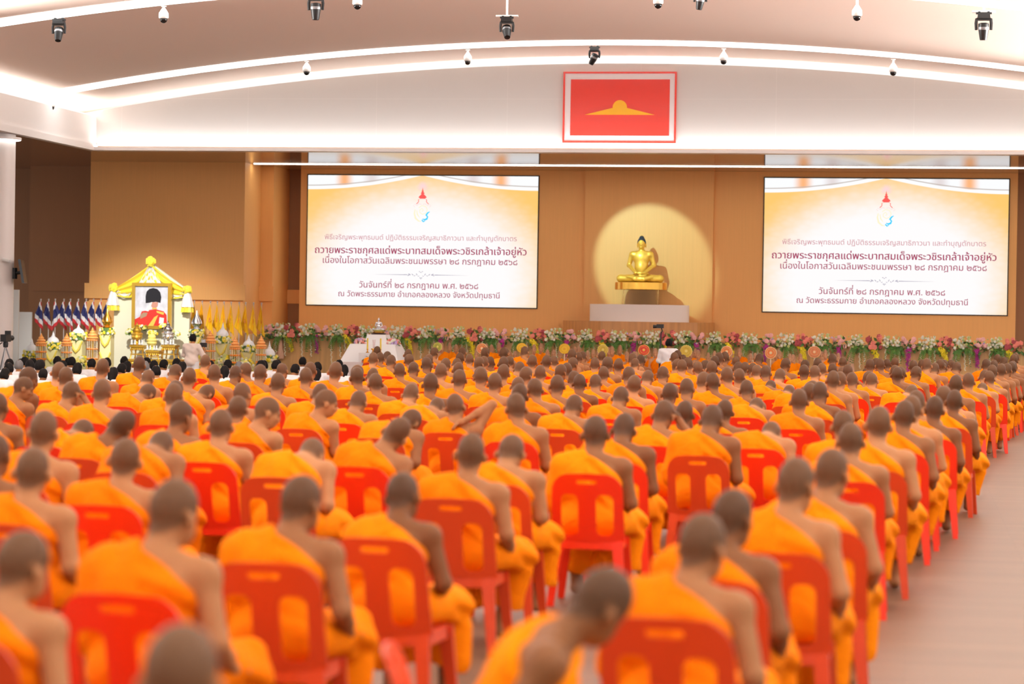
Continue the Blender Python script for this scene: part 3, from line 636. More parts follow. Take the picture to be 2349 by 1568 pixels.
# ------------------------------------------------------------------ red plastic chair
CHRED = mat('chair_red', (0.90, 0.034, 0.006), rough=0.33, spec=0.5); CHBRICK = mat('chair_brick', (0.66, 0.06, 0.010), rough=0.4, spec=0.45)
def back_mesh():
    def rr(x, z, hx, hz, r): qx, qz = abs(x)-hx+r, abs(z)-hz+r; return math.hypot(max(qx, 0), max(qz, 0))+min(max(qx, qz), 0)-r
    def sd(x, z):
        hw = .226+.012*(.86-z)/.43; d = rr(x*.226/hw, z-.60, .226, .262-.012*(x/.2)**2, .10) if z > .5 else abs(x)-hw
        d = max(d, .42-z); d = max(d, -rr(x, z-.807, .066, .013, .012))
        for sg in (-1, 1): d = max(d, -rr(x-sg*(.113+.0*(z)), z-.592, .056, .135, .04))
        return d
    hs = .0135; nx, nz = 36, 36; idx = {}; V = []; Fc = []
    X = lambda i: -.243+.0135*i; Z = lambda j: .405+.0135*j
    for i in range(nx):
        for j in range(nz):
            if sd(X(i)+hs/2, Z(j)+hs/2) < 0:
                q = []
                for a, b in ((0, 0), (1, 0), (1, 1), (0, 1)):
                    if (i+a, j+b) not in idx: idx[(i+a, j+b)] = len(V); V.append([X(i+a), Z(j+b)])
                    q.append(idx[(i+a, j+b)])
                Fc.append(q)
    cnt = {}
    for q in Fc:
        for k in range(4): e = tuple(sorted((q[k], q[(k+1) % 4]))); cnt[e] = cnt.get(e, 0)+1
    bd = {v for e, c in cnt.items() if c == 1 for v in e}
    for v in bd:
        x, z = V[v]
        for _ in range(3):
            d = sd(x, z); gx = (sd(x+1e-3, z)-sd(x-1e-3, z))/2e-3; gz = (sd(x, z+1e-3)-sd(x, z-1e-3))/2e-3; l = gx*gx+gz*gz
            if l > 1e-6: x -= d*gx/l*.9; z -= d*gz/l*.9
        if math.hypot(x-V[v][0], z-V[v][1]) < .02: V[v] = [x, z]
    bend = lambda x, z: -.165-.115*(z-.43)/.43-.03*(1-(x/.24)**2)
    th = .011; n = len(V)
    VV = [(x, bend(x, z)-th/2, z) for x, z in V] + [(x, bend(x, z)+th/2, z) for x, z in V]
    FF = [tuple(q) for q in Fc] + [tuple(reversed([i+n for i in q])) for q in Fc]
    for q in Fc:
        for k in range(4):
            a, b = q[k], q[(k+1) % 4]
            if cnt[tuple(sorted((a, b)))] == 1: FF.append((b, a, a+n, b+n))
    mb = MB(); mb.add(VV, FF)
    return mb
def seat_mb():
    mb = MB()
    def prof(a, b):
        x, y = (a-.5)*2, (b-.5)*2; r = 1/max(1, (abs(x)**6+abs(y)**6)**(1/6)); return Vector((x*r*.212, .02+y*r*.21, .43-.010*math.exp(-3*(x*x+y*y))))
    mb.grid(prof, 12, 12); mb.grid(lambda a, b: prof(a, b)-Vector((0, 0, .022)), 12, 12)
    rim = [prof(i/12, 0) for i in range(12)] + [prof(1, i/12) for i in range(12)] + [prof(1-i/12, 1) for i in range(12)] + [prof(0, 1-i/12) for i in range(12)]
    n = len(rim); mb.add(rim + [p*1.01-Vector((0, 0, .065)) for p in rim], [(i, (i+1) % n, n+(i+1) % n, n+i) for i in range(n)])
    return mb
def leg_mb(sx, back):
    mb = MB(); y0, y1 = (-.165, -.235) if back else (.20, .245); n = 6
    for i in range(n):
        a, b = i/n, (i+1)/n
        def P(t): return Vector((sx*(.188+.042*t), y0+(y1-y0)*t, .425*(1-t)))
        wa, wb = .036-.014*a, .036-.014*b; pa, pb = P(a), P(b)
        for k, off in enumerate((Vector((sx*.006, 0, 0)),)):
            V = [pa+Vector((-wa, -.016, 0)), pa+Vector((wa, -.016, 0)), pa+Vector((wa, .016, 0)), pa+Vector((-wa, .016, 0)), pb+Vector((-wb, -.014, 0)), pb+Vector((wb, -.014, 0)), pb+Vector((wb, .014, 0)), pb+Vector((-wb, .014, 0))]
            mb.add(V, [(0, 1, 5, 4), (1, 2, 6, 5), (2, 3, 7, 6), (3, 0, 4, 7)] + ([(0, 3, 2, 1)] if i == 0 else []) + ([(4, 5, 6, 7)] if i == n-1 else []))
    return mb
def chair_proto(name, m):
    t = thing('plastic_chair', 'red plastic chair', 'chair')
    back_mesh().build('backrest', m, t, True); seat_mb().build('seat', m, t, True)
    for sx in (-1, 1):
        for bk in (True, False): leg_mb(sx, bk).build('leg', m, t)
    return t
CH = [chair_proto('red', CHRED), chair_proto('brick', CHBRICK)]
CHT = [tree(c) for c in CH]
# ------------------------------------------------------------------ the seated rows: (row, [(across, height, pose), ...]) from the nearest row to the stage
PSI, AX, B0, DB = 0.06151085785980058, -0.9886447591513274, 8.30, 1.2
ROWS = [
    (-3, [(-0.8,0.981,'straight')]),
    (-1, [(-0.68,0.99,'bowside'), (-2.28,0.941,'turnr')]),
    (0, [(-0.28,0.966,'turnr'), (-2.23,1.013,'turnr')]),
    (1, [(-0.33,0.969,'turnr'), (-2.12,0.97,'turnr')]),
    (2, [(-0.21,1.021,'turnr'), (-1.98,0.935), (-3.82,0.971)]),
    (3, [(-0.16,1.006,'turnr'), (-3.83,0.964), (-4.57,0.97,'straight')]),
    (4, [(-2.26,0.976), (-4.83,1.027)]),
    (5, [(-2.32,0.968), (-3.67,1.025), (-4.67,1.044)]),
    (6, [(-0.33,0.99), (-1.99,0.994), (-3.53,1.003,'tiltR'), (-4.58,0.979), (-5.49,1.003,'tiltR')]),
    (7, [(-0.27,1.04), (-2.04,1.012,'nod'), (-5.37,0.986,'turnr'), (-6.25,0.994,'bow')]),
    (8, [(-0.59,0.984), (-1.61,1.039), (-5.19,0.993,'turnR'), (-7.33,0.967,'straight')]),
    (9, [(-0.25,1.016), (-1.34,1.007), (-2.18,1.004,'armear'), (-3.31,1.009,'turnl'), (-4.41,0.999,'bowR'), (-5.74,0.946)]),
    (10, [(-0.24,1.025), (-2.17,0.952), (-4.13,0.968,'armup'), (-5.46,0.986,'turnR'), (-6.75,0.995), (-7.43,1.011)]),
    (11, [(-0.14,0.992), (-1.99,0.935), (-3.4,0.988,'nod'), (-5.44,0.98), (-6.54,0.994), (-8.31,0.978,'armear')]),
    (12, [(-0.32,1.023), (-1.43,1), (-4.15,0.988), (-5.08,1.01,'bow'), (-6.17,0.999), (-7.72,0.995), (-9.4,0.969,'turnR')]),
    (13, [(-0.08,0.987), (-3.4,1.001,'nod'), (-5.58,0.984), (-8.61,1.004,'bowR'), (-9.89,1.025,'turnR')]),
    (14, [(-0.26,0.999), (-1.47,1.024), (-2.21,1.007,'bow'), (-3.05,0.972), (-4.46,0.986), (-5.65,1.012), (-7.38,0.986), (-8.4,0.977,'bowR'), (-9.86,0.997)]),
    (15, [(-0.18,1.001), (-1.73,0.97), (-3.05,1.006), (-4.51,0.995), (-5.23,1.003), (-6.58,0.977), (-8.86,0.987), (-10.47,1.011)]),
    (16, [(-2.53,0.98), (-3.87,0.982), (-5.26,0.986), (-5.93,1.004), (-7.15,1.005), (-7.82,0.992), (-8.95,1.003), (-9.89,0.978)]),
    (17, [(-2.14,0.994,'tiltR'), (-3.07,1), (-4.73,0.965), (-5.96,1.006), (-7.84,1.028), (-8.81,0.993), (-10.92,1.013)]),
    (18, [(-0.33,1.005), (-1.81,1.023), (-3.44,0.992), (-4.75,0.957), (-5.71,1.005), (-7.95,0.989), (-9.56,0.968), (-10.45,0.995)]),
    (19, [(-1.03,0.987,'bowR'), (-1.82,1), (-2.55,0.991,'bow'), (-3.24,1.022), (-4.55,1.023), (-5.28,0.966), (-6.26,1), (-7.1,1.003), (-8.07,0.976), (-8.92,0.987), (-9.77,0.963,'turnL'), (-11.38,1.006)]),
    (20, [(-0.23,0.995), (-1.74,0.991), (-3.29,0.987), (-4.55,0.994), (-6,0.985), (-6.91,0.996), (-7.96,0.977), (-9.7,0.963)]),
    (21, [(-0.4,0.981), (-1.58,0.971), (-3.05,0.993,'bow'), (-4.5,0.996), (-5.34,0.968), (-6.01,0.984), (-7.48,0.976)]),
    (22, [(-0.17,0.989,'bow'), (-1.78,0.958), (-3.04,1.003), (-6.09,0.982), (-8.44,0.969), (-11.73,0.99)]),
    (23, [(-0.04,0.969), (-1.43,0.985), (-2.61,1.005), (-3.33,0.992), (-4.13,1.02), (-7.15,1.005), (-8.55,1.01)]),
    (24, [(-0.2,1.001), (-1.43,0.978), (-2.22,1.007), (-2.9,0.98), (-3.6,0.982), (-4.51,0.995), (-5.98,1.029), (-7.65,1), (-8.62,1.014)]),
    (25, [(-1.32,0.975), (-2.45,0.984), (-3.85,0.974), (-4.98,0.999), (-6.03,0.991), (-6.81,0.999), (-8.37,0.982), (-9.82,1)]),
    (26, [(-0.11,0.993), (-1.69,0.964), (-2.87,0.973), (-4.13,0.966), (-5.3,0.992), (-6.62,0.986), (-7.72,0.999), (-8.54,0.974), (-9.8,0.985), (-10.47,0.996)]),
    (27, [(-0.06,0.99), (-1.24,1.063), (-2.81,0.956), (-4.43,0.991), (-5.21,0.993), (-7.73,0.984), (-8.7,0.956), (-9.83,0.968)]),
    (28, [(-0,0.988), (-1.2,1.015), (-2.07,1.016), (-3.77,1.002), (-5.13,0.965), (-6.86,0.956), (-8.63,0.953), (-9.65,0.947)]),
    (29, [(0.06,0.987), (-0.89,1.02), (-1.6,0.991), (-2.36,0.994), (-3.28,0.993), (-5.15,0.993), (-6.58,0.955), (-8.06,0.952), (-9.66,0.956), (-11.37,0.952)]),
    (30, [(0.11,0.987), (-1.23,0.991), (-2.32,0.996), (-3.69,0.954), (-5.22,1.036), (-6.83,1.018), (-8.09,1.035), (-10.16,0.958), (-11.61,0.997)]),
    (31, [(-0.4,1.017), (-1.23,0.977), (-2.65,0.974), (-5.29,1.035), (-6.88,0.981), (-8.24,1.033), (-10,1.033), (-11.52,0.978)]),
    (32, [(-0.36,0.957), (-1.69,0.956), (-3.35,1.04), (-5.23,0.954), (-6.44,0.998), (-8.35,0.971), (-9.87,1.024), (-11.56,0.988)]),
    (33, [(0.01,0.953), (-1.29,0.95), (-2.4,0.945), (-3.27,0.962), (-4.94,1.035), (-6.61,1.021), (-8.5,0.989), (-10.1,1.026), (-11.64,0.991)]),
    (34, [(-0.02,1.038), (-1.26,0.942), (-2.36,0.949), (-6.69,0.976), (-8.35,0.963), (-9.98,1.039), (-11.31,1.006), (-13.16,0.98)]),
    (35, [(-0.41,0.975)]),
    (36, [(-0.27,1.013)]),
    (37, [(-0.44,0.999)]),
    (38, [(-0.08,1.025)]),
]
def seat_to_hall(a, b): return AX+a*math.cos(PSI)+b*math.sin(PSI), -a*math.sin(PSI)+b*math.cos(PSI)
first_person, first_chair = True, [True, True]
prng = random.Random(3)
for ri, (row, people) in enumerate(ROWS):
    for ci, q in enumerate(people):
        a, s, pose = q[0], q[1], (q[2] if len(q) > 2 else '')
        key = pose or prng.choices(['straight', 'straight2', 'straight3', 'turnr', 'turnl', 'nod', 'bow'], [30, 18, 18, 10, 9, 11, 4])[0]
        x, y = seat_to_hall(a, B0+DB*row); yaw = -PSI+rad(prng.uniform(-5, 5) if key != 'bowside' else -78)
        where = ordinal(ri+1)+' row from the camera, '+ordinal(ci+1)+' from the right aisle'
        look = POSE_WORDS.get(key, '')
        body, robe = VAR[key]
        zo = .001
        if s < 1: s = 1-1.62*(1-s); zo = .4312*(1-s)
        o = link('person', body, None, (x, y, zo)); o.rotation_euler = (0, 0, yaw); wdt = prng.uniform(1.02, 1.09); o.scale = (wdt*s**.4, s**.5, s)
        lab = 'shaven person in orange robe, '+where
        if look and len((lab+', '+look).replace(',', '').split()) <= 16: lab += ', '+look
        tag(o, lab, 'person', 'seated people in orange robes')
        rb = link('robe', robe, o)
        kind = 0 if prng.random() < .5 else 1
        lab = ('bright red' if kind == 0 else 'brick red')+' plastic chair, '+where
        if first_chair[kind]: c = CH[kind]; c.location = (x, y, 0); c['label'] = lab; c['group'] = 'red plastic chairs in rows'; first_chair[kind] = False
        else: c, _ = dup(CH[kind], CHT[kind], (x, y, 0), label=lab)
        c.rotation_euler = (0, 0, yaw)
# ================================================================== the golden statue and its podium
GOLD = mat('gold_leaf', (0.95, 0.58, 0.09), rough=0.36, metal=0.6); GOLDB = mat('gold_band', (0.86, 0.46, 0.08), rough=0.22, metal=0.95); SILVER = mat('silver', (0.74, 0.74, 0.76), rough=0.22, metal=0.95)
NAVY = mat('dark_hair_paint', (0.025, 0.03, 0.045), rough=0.6)
def buddha_mesh(h=.016):                            # faces -y, sits on z = 0
    g = Soft((-.85, -.75, -.03), (.85, .40, 1.45), h); b = -1
    g.ell((0, .02, .16), (.24, .17, .14), None, .08); g.cap((0, .01, .18), (0, .0, .42), .150, .155, .06); g.ell((0, .0, .42), (.18, .145, .24), None, .06); g.ell((0, .0, .67), (.235, .150, .20), None, .08)
    g.cap((-.19, 0, .765), (.19, 0, .765), .085, .085, .08); g.ell((0, 0, .835), (.13, .09, .05), None, .05); g.cap((0, .0, .83), (0, -.01, 1.0), .070, .070, .03)
    for sg in (-1, 1):
        g.cap((sg*.14, .02, .11), (sg*.545, b*.20, .10), .115, .10, .05); g.cap((sg*.545, b*.22, .10), (-sg*.12, b*.42, .085), .098, .065, .04); g.cap((-sg*.12, b*.42, .09+.02*sg), (-sg*.33, b*.36, .15), .055, .035, .03)
        g.ell((sg*.25, 0, .765), (.082, .088, .088), None, .06); g.cap((sg*.262, .0, .76), (sg*.345, .02, .47), .074, .060, .025); g.cap((sg*.345, .02, .47), (sg*.12, b*.32, .255), .060, .042, .02)
        g.cap((sg*.12, b*.32, .255), (-sg*.03, b*.36, .235), .038, .03, .02)
        for i in range(4): g.cap((sg*.05, b*(.32+.022*i), .245), (-sg*.09, b*(.325+.022*i), .242), .013, .010, .008)
        g.cap((sg*.08, b*.36, .25), (sg*.01, b*.39, .285), .014, .011, .01)
        g.ell((sg*.114, 0.01, 1.02), (.016, .035, .085), None, .012)
    g.ell((0, -.01, 1.075), (.112, .13, .145), None, .02); g.ell((0, -.035, .985), (.082, .095, .10), None, .03)
    g.ell((0, -.142, 1.035), (.018, .028, .055), None, .02); g.ell((0, -.135, .958), (.036, .018, .013), None, .012)
    for sg in (-1, 1): g.ell((sg*.046, -.126, 1.052), (.030, .016, .012), None, .008); g.ell((sg*.048, -.124, 1.092), (.040, .016, .008), None, .008)
    g.apply(lambda Fv, X, Y, Z: np.maximum(Fv, .002-Z)); me, _ = g.mesh('body', GOLD)
    g = Soft((-.2, -.25, .9), (.2, .2, 1.45), .011); g.ell((0, -.005, 1.09), (.120, .136, .145), None, .03); g.ell((0, .005, 1.24), (.055, .055, .04), None, .06)
    g.apply(lambda Fv, X, Y, Z: np.maximum(Fv, (1.085+.012*np.cos(X*26))-Z+1.05*(-Y-.06)))
    hr, _ = g.mesh('hair', NAVY); return me, hr
BUD, BUDH = buddha_mesh()
SY = 66.12; bx = at(1471, 620, SY).x
zd0, zd1 = at(1468, 664, SY-.7).z, at(1468, 646.5, SY-.7).z
zb0, zb1 = at(1468, 737.5, SY-.9).z, at(1468, 698, SY-.9).z
t = thing('golden_statue', 'golden seated meditating statue with dark hair in the spotlight circle', 'statue', (bx, SY, zd1))
link('body', BUD, t); link('hair', BUDH, t)
MB().lathe([(.012, 1.235), (.022, 1.255), (.014, 1.285), (.0, 1.315)], (0, .01, 0), 12).build('flame_finial', GOLD, t, True)
o = MB().lathe([(.70, zd0), (.715, zd0+.01), (.715, zd1-.012), (.70, zd1-.001), (0, zd1-.001)], (bx, SY, 0), 64).build('round_pedestal', GOLDB, None, True); tag(o, 'round gold base disc under the golden statue', 'pedestal')
GLASS = mat('clear_acrylic', (0.97, 0.98, 0.98), rough=0.02, trans=1.0); GLASS.node_tree.nodes['Principled BSDF'].inputs['IOR'].default_value = 1.12
o = MB().lathe([(.50, zb1), (.50, zd0-.001), (.47, zd0-.001), (.47, zb1), (.50, zb1)], (bx, SY, 0), 48).build('clear_cylinder', GLASS, None, True); tag(o, 'clear acrylic cylinder carrying the gold disc of the large statue', 'pedestal')
dr = (at(1581, 715, SY).x-at(1353, 715, SY).x)/2; dxc = (at(1581, 715, SY).x+at(1353, 715, SY).x)/2
mb = MB(); nq = 48; V = []
for z in (zb0, zb1): V += [(dxc+dr*math.cos(2*PI*k/nq), SY+.80*math.sin(2*PI*k/nq), z) for k in range(nq)]
mb.add(V, [(k, (k+1) % nq, nq+(k+1) % nq, nq+k) for k in range(nq)] + [tuple(reversed(range(nq))), tuple(range(nq, 2*nq))])
o = mb.build('statue_plinth', mat('plinth_white', (0.94, 0.87, 0.83), rough=0.45), None, True); tag(o, 'wide white oval plinth below the clear cylinder of the golden statue', 'pedestal')
p0, p1, p2, p3 = at(1292, 735, 66.6), at(1378, 737, 65.0), at(1600, 742, 65.0), at(1637, 743, 66.6)
mb = MB(); V = [(q.x, q.y, z) for z in (STZ, zb0-.001) for q in (p0, p1, p2, p3)] + [(q.x, 66.97, z) for z in (STZ, zb0-.001) for q in (p0, p3)]
mb.add(V, [(0, 1, 5, 4), (1, 2, 6, 5), (2, 3, 7, 6), (4, 5, 6, 7), (0, 4, 10, 8), (3, 9, 11, 7), (4, 7, 11, 10), (0, 8, 9, 3), (3, 2, 1, 0), (8, 10, 11, 9)])
o = mb.build('statue_podium', PODIUM); tag(o, 'wooden podium with angled sides under the white statue plinth', 'podium')
tgt = at(1491, 598, 66.98); dv = Vector((.22, .884, -.387)); dv.normalize(); sp_o.location = tgt - dv*6.35; sp_o.rotation_euler = dv.to_track_quat('-Z', 'Y').to_euler()
sp_d.spot_size = 2*math.atan(1.74/6.35)

# ================================================================== flowers
LEAF = mat('leaf_green', (0.10, 0.22, 0.05), rough=0.6, noise=0.4, nscale=14); FERN = mat('fern_green', (0.10, 0.24, 0.03), rough=0.65, noise=0.3, nscale=10)
CORAL = mat('petal_coral', (0.90, 0.27, 0.20), rough=0.6, noise=0.15); BLUSH = mat('petal_blush', (0.90, 0.48, 0.45), rough=0.6, noise=0.12); BURG = mat('petal_burgundy', (0.45, 0.07, 0.08), rough=0.6)
CREAM = mat('petal_cream', (0.86, 0.84, 0.70), rough=0.6, noise=0.08); LIME = mat('petal_lime', (0.56, 0.62, 0.22), rough=0.6, noise=0.15); YEL = mat('petal_yellow', (0.90, 0.72, 0.03), rough=0.55, noise=0.1)
PALEY = mat('petal_pale_yellow', (0.90, 0.78, 0.22), rough=0.6, noise=0.15); PURP = mat('petal_purple', (0.52, 0.05, 0.30), rough=0.55, noise=0.2); LILAC = mat('petal_lilac', (0.55, 0.38, 0.66), rough=0.6, noise=0.15)
TULLE = mat('peach_tulle', (0.72, 0.42, 0.28), rough=0.8); WBUD = mat('jasmine_white', (0.86, 0.82, 0.62), rough=0.6)
fr = random.Random(21)
def bloom(mb, c, r, petals=6):                      # a round blossom: core and ring of petals
    c = Vector(c); mb.ball(c, (r*.62, r*.62, r*.58), 6, 4)
    ax = fr.uniform(0, PI)
    for k in range(petals):
        an = ax+2*PI*k/petals; d = Vector((math.cos(an), -.45, math.sin(an))).normalized()
        mb.ball(c+d*r*.55, (r*.42, r*.30, r*.42), 5, 3)
def leaves(mb, c, n, sp, ln):
    for _ in range(n):
        p = Vector(c)+Vector((fr.uniform(-1, 1)*sp[0], fr.uniform(-1, 1)*sp[1], fr.uniform(-1, 1)*sp[2])); d = Vector((fr.uniform(-1, 1), fr.uniform(-1, .2), fr.uniform(-1, .5))).normalized()*ln*fr.uniform(.7, 1.2)
        s = d.cross(Vector((fr.uniform(-1, 1), fr.uniform(-1, 1), fr.uniform(-1, 1)))).normalized()*ln*.24; nn = d.cross(s).normalized()*ln*.05
        mb.add([p, p+d*.5+s+nn, p+d, p+d*.5-s+nn, p+d*.5-nn*.4], [(0, 1, 4), (1, 2, 4), (2, 3, 4), (3, 0, 4)])
def cluster(kind):
    a, b = MB(), MB()
    if kind == 'rose':
        for i in range(13): a.m(CORAL if i % 4 else BURG); bloom(a, (fr.uniform(-.19, .19), fr.uniform(-.28, -.02), fr.uniform(-.12, .18)), fr.uniform(.055, .085))
        for i in range(10): a.m(BURG); a.ball((fr.uniform(-.22, .22), fr.uniform(-.24, -.05), fr.uniform(-.12, .2)), fr.uniform(.018, .035), 6, 4)
    elif kind == 'blush':
        for i in range(10): a.m(BLUSH); bloom(a, (fr.uniform(-.18, .18), fr.uniform(-.28, -.02), fr.uniform(-.12, .16)), fr.uniform(.05, .08))
        for i in range(9): a.m(LILAC if i % 2 else LIME); bloom(a, (fr.uniform(-.22, .22), fr.uniform(-.24, -.02), fr.uniform(-.16, .18)), fr.uniform(.03, .045), 5)
    else:
        for i in range(42): a.m(CREAM if i % 5 < 3 else LIME); bloom(a, (fr.uniform(-.21, .21), fr.uniform(-.28, -.02), fr.uniform(-.14, .21)*(1-.3*fr.random())), fr.uniform(.032, .055), 5)
        for i in range(20): a.m(CREAM if i % 2 else LIME); a.ball((fr.uniform(-.24, .24), fr.uniform(-.26, -.05), fr.uniform(-.1, .21)), fr.uniform(.012, .024), 5, 3)
    leaves(b, (0, -.06, -.08), 30, (.20, .14, .14), .17)
    return a, b
def spray_mesh(mt, n, ln, r, droop=.12):
    mb = MB()
    for i in range(n):
        t_ = i/(n-1); c = Vector((droop*t_+fr.uniform(-.055, .055)*(1-.4*t_), -.05*(1-t_)+fr.uniform(-.03, .03), -ln*t_)); rr = r*(1-.45*t_)
        for k in range(5):
            an = 2*PI*k/5+fr.uniform(0, 1); d = Vector((math.cos(an), -.35, math.sin(an))).normalized(); s = d.cross(Vector((0, 1, 0))).normalized()*rr*.34
            mb.m(mt); mb.add([c, c+d*rr*.55+s, c+d*rr, c+d*rr*.55-s, c+d*rr*.5+Vector((0, -rr*.2, 0))], [(0, 1, 4), (1, 2, 4), (2, 3, 4), (3, 0, 4)])
        mb.ball(c, rr*.22, 5, 3)
    mb.m(LEAF); mb.tube([(0, 0, .05), (droop*.5, -.03, -ln*.5), (droop, -.01, -ln)], .006, 5)
    return mb
def string_mesh(ln):
    mb = MB(); n = int(ln/.035)
    for i in range(n): mb.ball((.012*math.sin(i*1.7)+.03*i/n, .01*math.cos(i*2.1), -.035*i), (.024, .018, .018), 5, 3)
    return mb
def fern_mesh():
    mb = MB()
    for k in range(11):
        an = fr.uniform(-.9, .9); ln = fr.uniform(.32, .55); pts = [Vector((.10*an+an*.30*t_, -.06-.12*math.sin(t_*2.2), .02-ln*t_*t_)) for t_ in (0, .2, .4, .6, .8, 1)]
        for i in range(5):
            for q in range(3):
                p = pts[i].lerp(pts[i+1], q/3); d = (pts[i+1]-pts[i]).normalized()
                for sg in (-1, 1):
                    s = Vector((sg*.075*(1-i/7), -.01, -.03)); mb.add([p-d*.012, p+s, p+d*.012], [(0, 1, 2)])
    return mb
GY = STY-.02
def gpos(u, dz=0.0): q = at(u, 770+.0203*(u-1200), GY); return Vector((q.x, GY, q.z+dz))
PROTO = {}
def flower_thing(key, name, label, cat, group, pos):
    if key not in PROTO:
        t = thing(name, label, cat, pos, 0, group)
        if key[0] in ('rose', 'blush', 'white'):
            a, b = cluster(key[0]); a.build('blossoms', None, t, True); b.build('leaves', LEAF, t)
        elif key[0] == 'yellow': spray_mesh(YEL, 26, .42+.12*key[1], .085).build('orchid_blossoms', None, t)
        elif key[0] == 'purple': spray_mesh(PURP, 30, .46+.14*key[1], .062, .02).build('orchid_blossoms', None, t)
        elif key[0] == 'string': string_mesh(.42+.16*key[1]).build('jasmine_buds', WBUD, t)
        elif key[0] == 'fern': fern_mesh().build('fronds', FERN, t)
        PROTO[key] = (t, tree(t)); return t
    r, _ = dup(PROTO[key][0], PROTO[key][1], pos, label=label, group=group); return r
for _k in ():
    pass
coral_u = [677, 811, 947, 1095, 1237, 1387, 1535, 1681, 1844, 2007, 2168, 2324]
blush_u = [620, 740, 878, 1014, 1149, 1305, 1455, 1600, 1760, 1923, 2084, 2244]
white_u = []
al = sorted(coral_u+blush_u)
for a, b in zip(al, al[1:]): white_u += [a+(b-a)*.5]
for i, u in enumerate(coral_u): flower_thing(('rose', i % 3), 'rose_cluster', 'cluster of coral roses on the stage edge, %s coral cluster from the left' % ordinal(i+1), 'flowers', 'coral rose clusters on the stage edge', gpos(u))
for i, u in enumerate(blush_u): flower_thing(('blush', i % 3), 'rose_cluster', 'cluster of pale pink roses on the stage edge, %s pale pink one from left' % ordinal(i+1), 'flowers', 'pale pink rose clusters on the stage edge', gpos(u))
for i, u in enumerate(white_u): flower_thing(('white', i % 4), 'hydrangea_cluster', 'cream and green flower cluster on the stage edge, %s such cluster from left' % ordinal(i+1), 'flowers', 'cream flower clusters on the stage edge', gpos(u, .01))
for i, u in enumerate([663, 800, 936, 1081, 1226, 1383, 1530, 1674, 1838, 2005, 2162, 2314]): flower_thing(('yellow', i % 2), 'orchid_spray', 'yellow orchid spray hanging from the stage edge, %s yellow spray from left' % ordinal(i+1), 'flowers', 'yellow orchid sprays hanging from the stage edge', gpos(u, -.12)+Vector((0, -.12, 0)))
for i, u in enumerate([728, 868, 1013, 1152, 1303, 1453, 1600, 1757, 1924, 2083, 2241]): flower_thing(('purple', i % 2), 'orchid_spray', 'purple orchid spray hanging from the stage edge, %s purple spray from left' % ordinal(i+1), 'flowers', 'purple orchid sprays hanging from the stage edge', gpos(u, -.12)+Vector((0, -.10, 0)))
k = 0
for i, u in enumerate(white_u):
    flower_thing(('fern', i % 3), 'fern_spray', 'green fern fronds drooping from the stage edge, %s fern from the left' % ordinal(i+1), 'plant', 'fern sprays drooping from the stage edge', gpos(u+6, -.10)+Vector((0, -.05, 0)))
    for du in (-14, 6, 17):
        k += 1; flower_thing(('string', (k*2) % 3), 'jasmine_string', 'string of white jasmine buds hanging from stage edge, %s from the left' % (ordinal(k) if k < 50 else '%dth' % k), 'garland', 'jasmine strings hanging from the stage edge', gpos(u+du, -.14)+Vector((0, -.13+.01*(k % 3), 0)))
for i, u in enumerate([646, 995, 1632, 1952, 2184]):
    mb = MB(); mb.lathe([(.03, 0), (.05, -.15), (.075, -.4), (.10, -.62), (.085, -.66)], (0, 0, 0), 16, None, lambda an, z: 1+.22*math.sin(an*5+z*4))
    o = mb.build('tulle_drape', TULLE, None, True, gpos(u, -.10)+Vector((0, -.09, 0))); tag(o, 'gathered peach tulle drape hanging from the stage edge, %s drape from left' % ordinal(i+1), 'drape', 'peach tulle drapes on the stage edge')

# ================================================================== white altar with the silver statue
AY = 59.6; CLOTH = mat('altar_white', (0.86, 0.84, 0.84), rough=0.6); PINKW = mat('dais_white', (0.82, 0.72, 0.70), rough=0.7)
def frus(mb, u0, u1, v, Y, w0, z0, w1, z1, d0, d1):
    c = at((u0+u1)/2, v, Y).x; V = [(c+sx*w0/2, Y+sy*d0/2, z0) for sx, sy in ((-1, -1), (1, -1), (1, 1), (-1, 1))] + [(c+sx*w1/2, Y+sy*d1/2, z1) for sx, sy in ((-1, -1), (1, -1), (1, 1), (-1, 1))]
    return mb.add(V, [(0, 3, 2, 1), (4, 5, 6, 7), (0, 1, 5, 4), (1, 2, 6, 5), (2, 3, 7, 6), (3, 0, 4, 7)])
W_ = lambda a, b, v, Y: at(b, v, Y).x-at(a, v, Y).x
zt0 = at(860, 831, AY-1).z; z_sh = at(866, 789, AY-.3).z; z_top = at(868, 767, AY).z
DAISZ = zt0
o = MB().box2((at(766, 831, AY-1).x, AY-1, 0), (at(1000, 836, AY-1).x, AY+1.3, zt0)).box2((at(1000, 836, AY-1).x, AY-1, 0), (at(1160, 836, AY-1).x, AY-.62, zt0)).build('low_platform', PINKW); tag(o, 'long low platform under white cloth carrying the white altar', 'platform')
t = thing('white_altar', 'white tapered altar under the small silver statue', 'altar', (0, 0, 0))
q = MB(); frus(q, 794, 929, 830, AY, W_(794, 929, 830, AY-.6), zt0, W_(815, 917, 789, AY-.3), z_sh, 1.5, .8); q.build('lower_tier', CLOTH, t)
q = MB(); frus(q, 843, 893, 789, AY+.1, W_(842, 894, 789, AY), z_sh, W_(847, 889, 767, AY), z_top, .62, .5); q.build('upper_tier', CLOTH, t)
q = MB(); frus(q, 828, 883, 815, AY-.72, W_(828, 883, 815, AY-.7), zt0, W_(828, 883, 815, AY-.7), at(855, 809, AY-.72).z, .5, .5); q.build('front_step', CLOTH, t)
ac = at(868.5, 767, AY+.1)
t = thing('round_pedestal', 'dark and gold round base under the silver statue on the white altar', 'pedestal', (ac.x, AY+.1, z_top)); t.scale = (.95, .95, .55)
MB().lathe([(.19, 0), (.20, .06), (.17, .08), (.0, .08)], (0, 0, 0), 24).build('dark_base', mat('dark_lacquer', (0.06, 0.02, 0.012), rough=0.3), t, True)
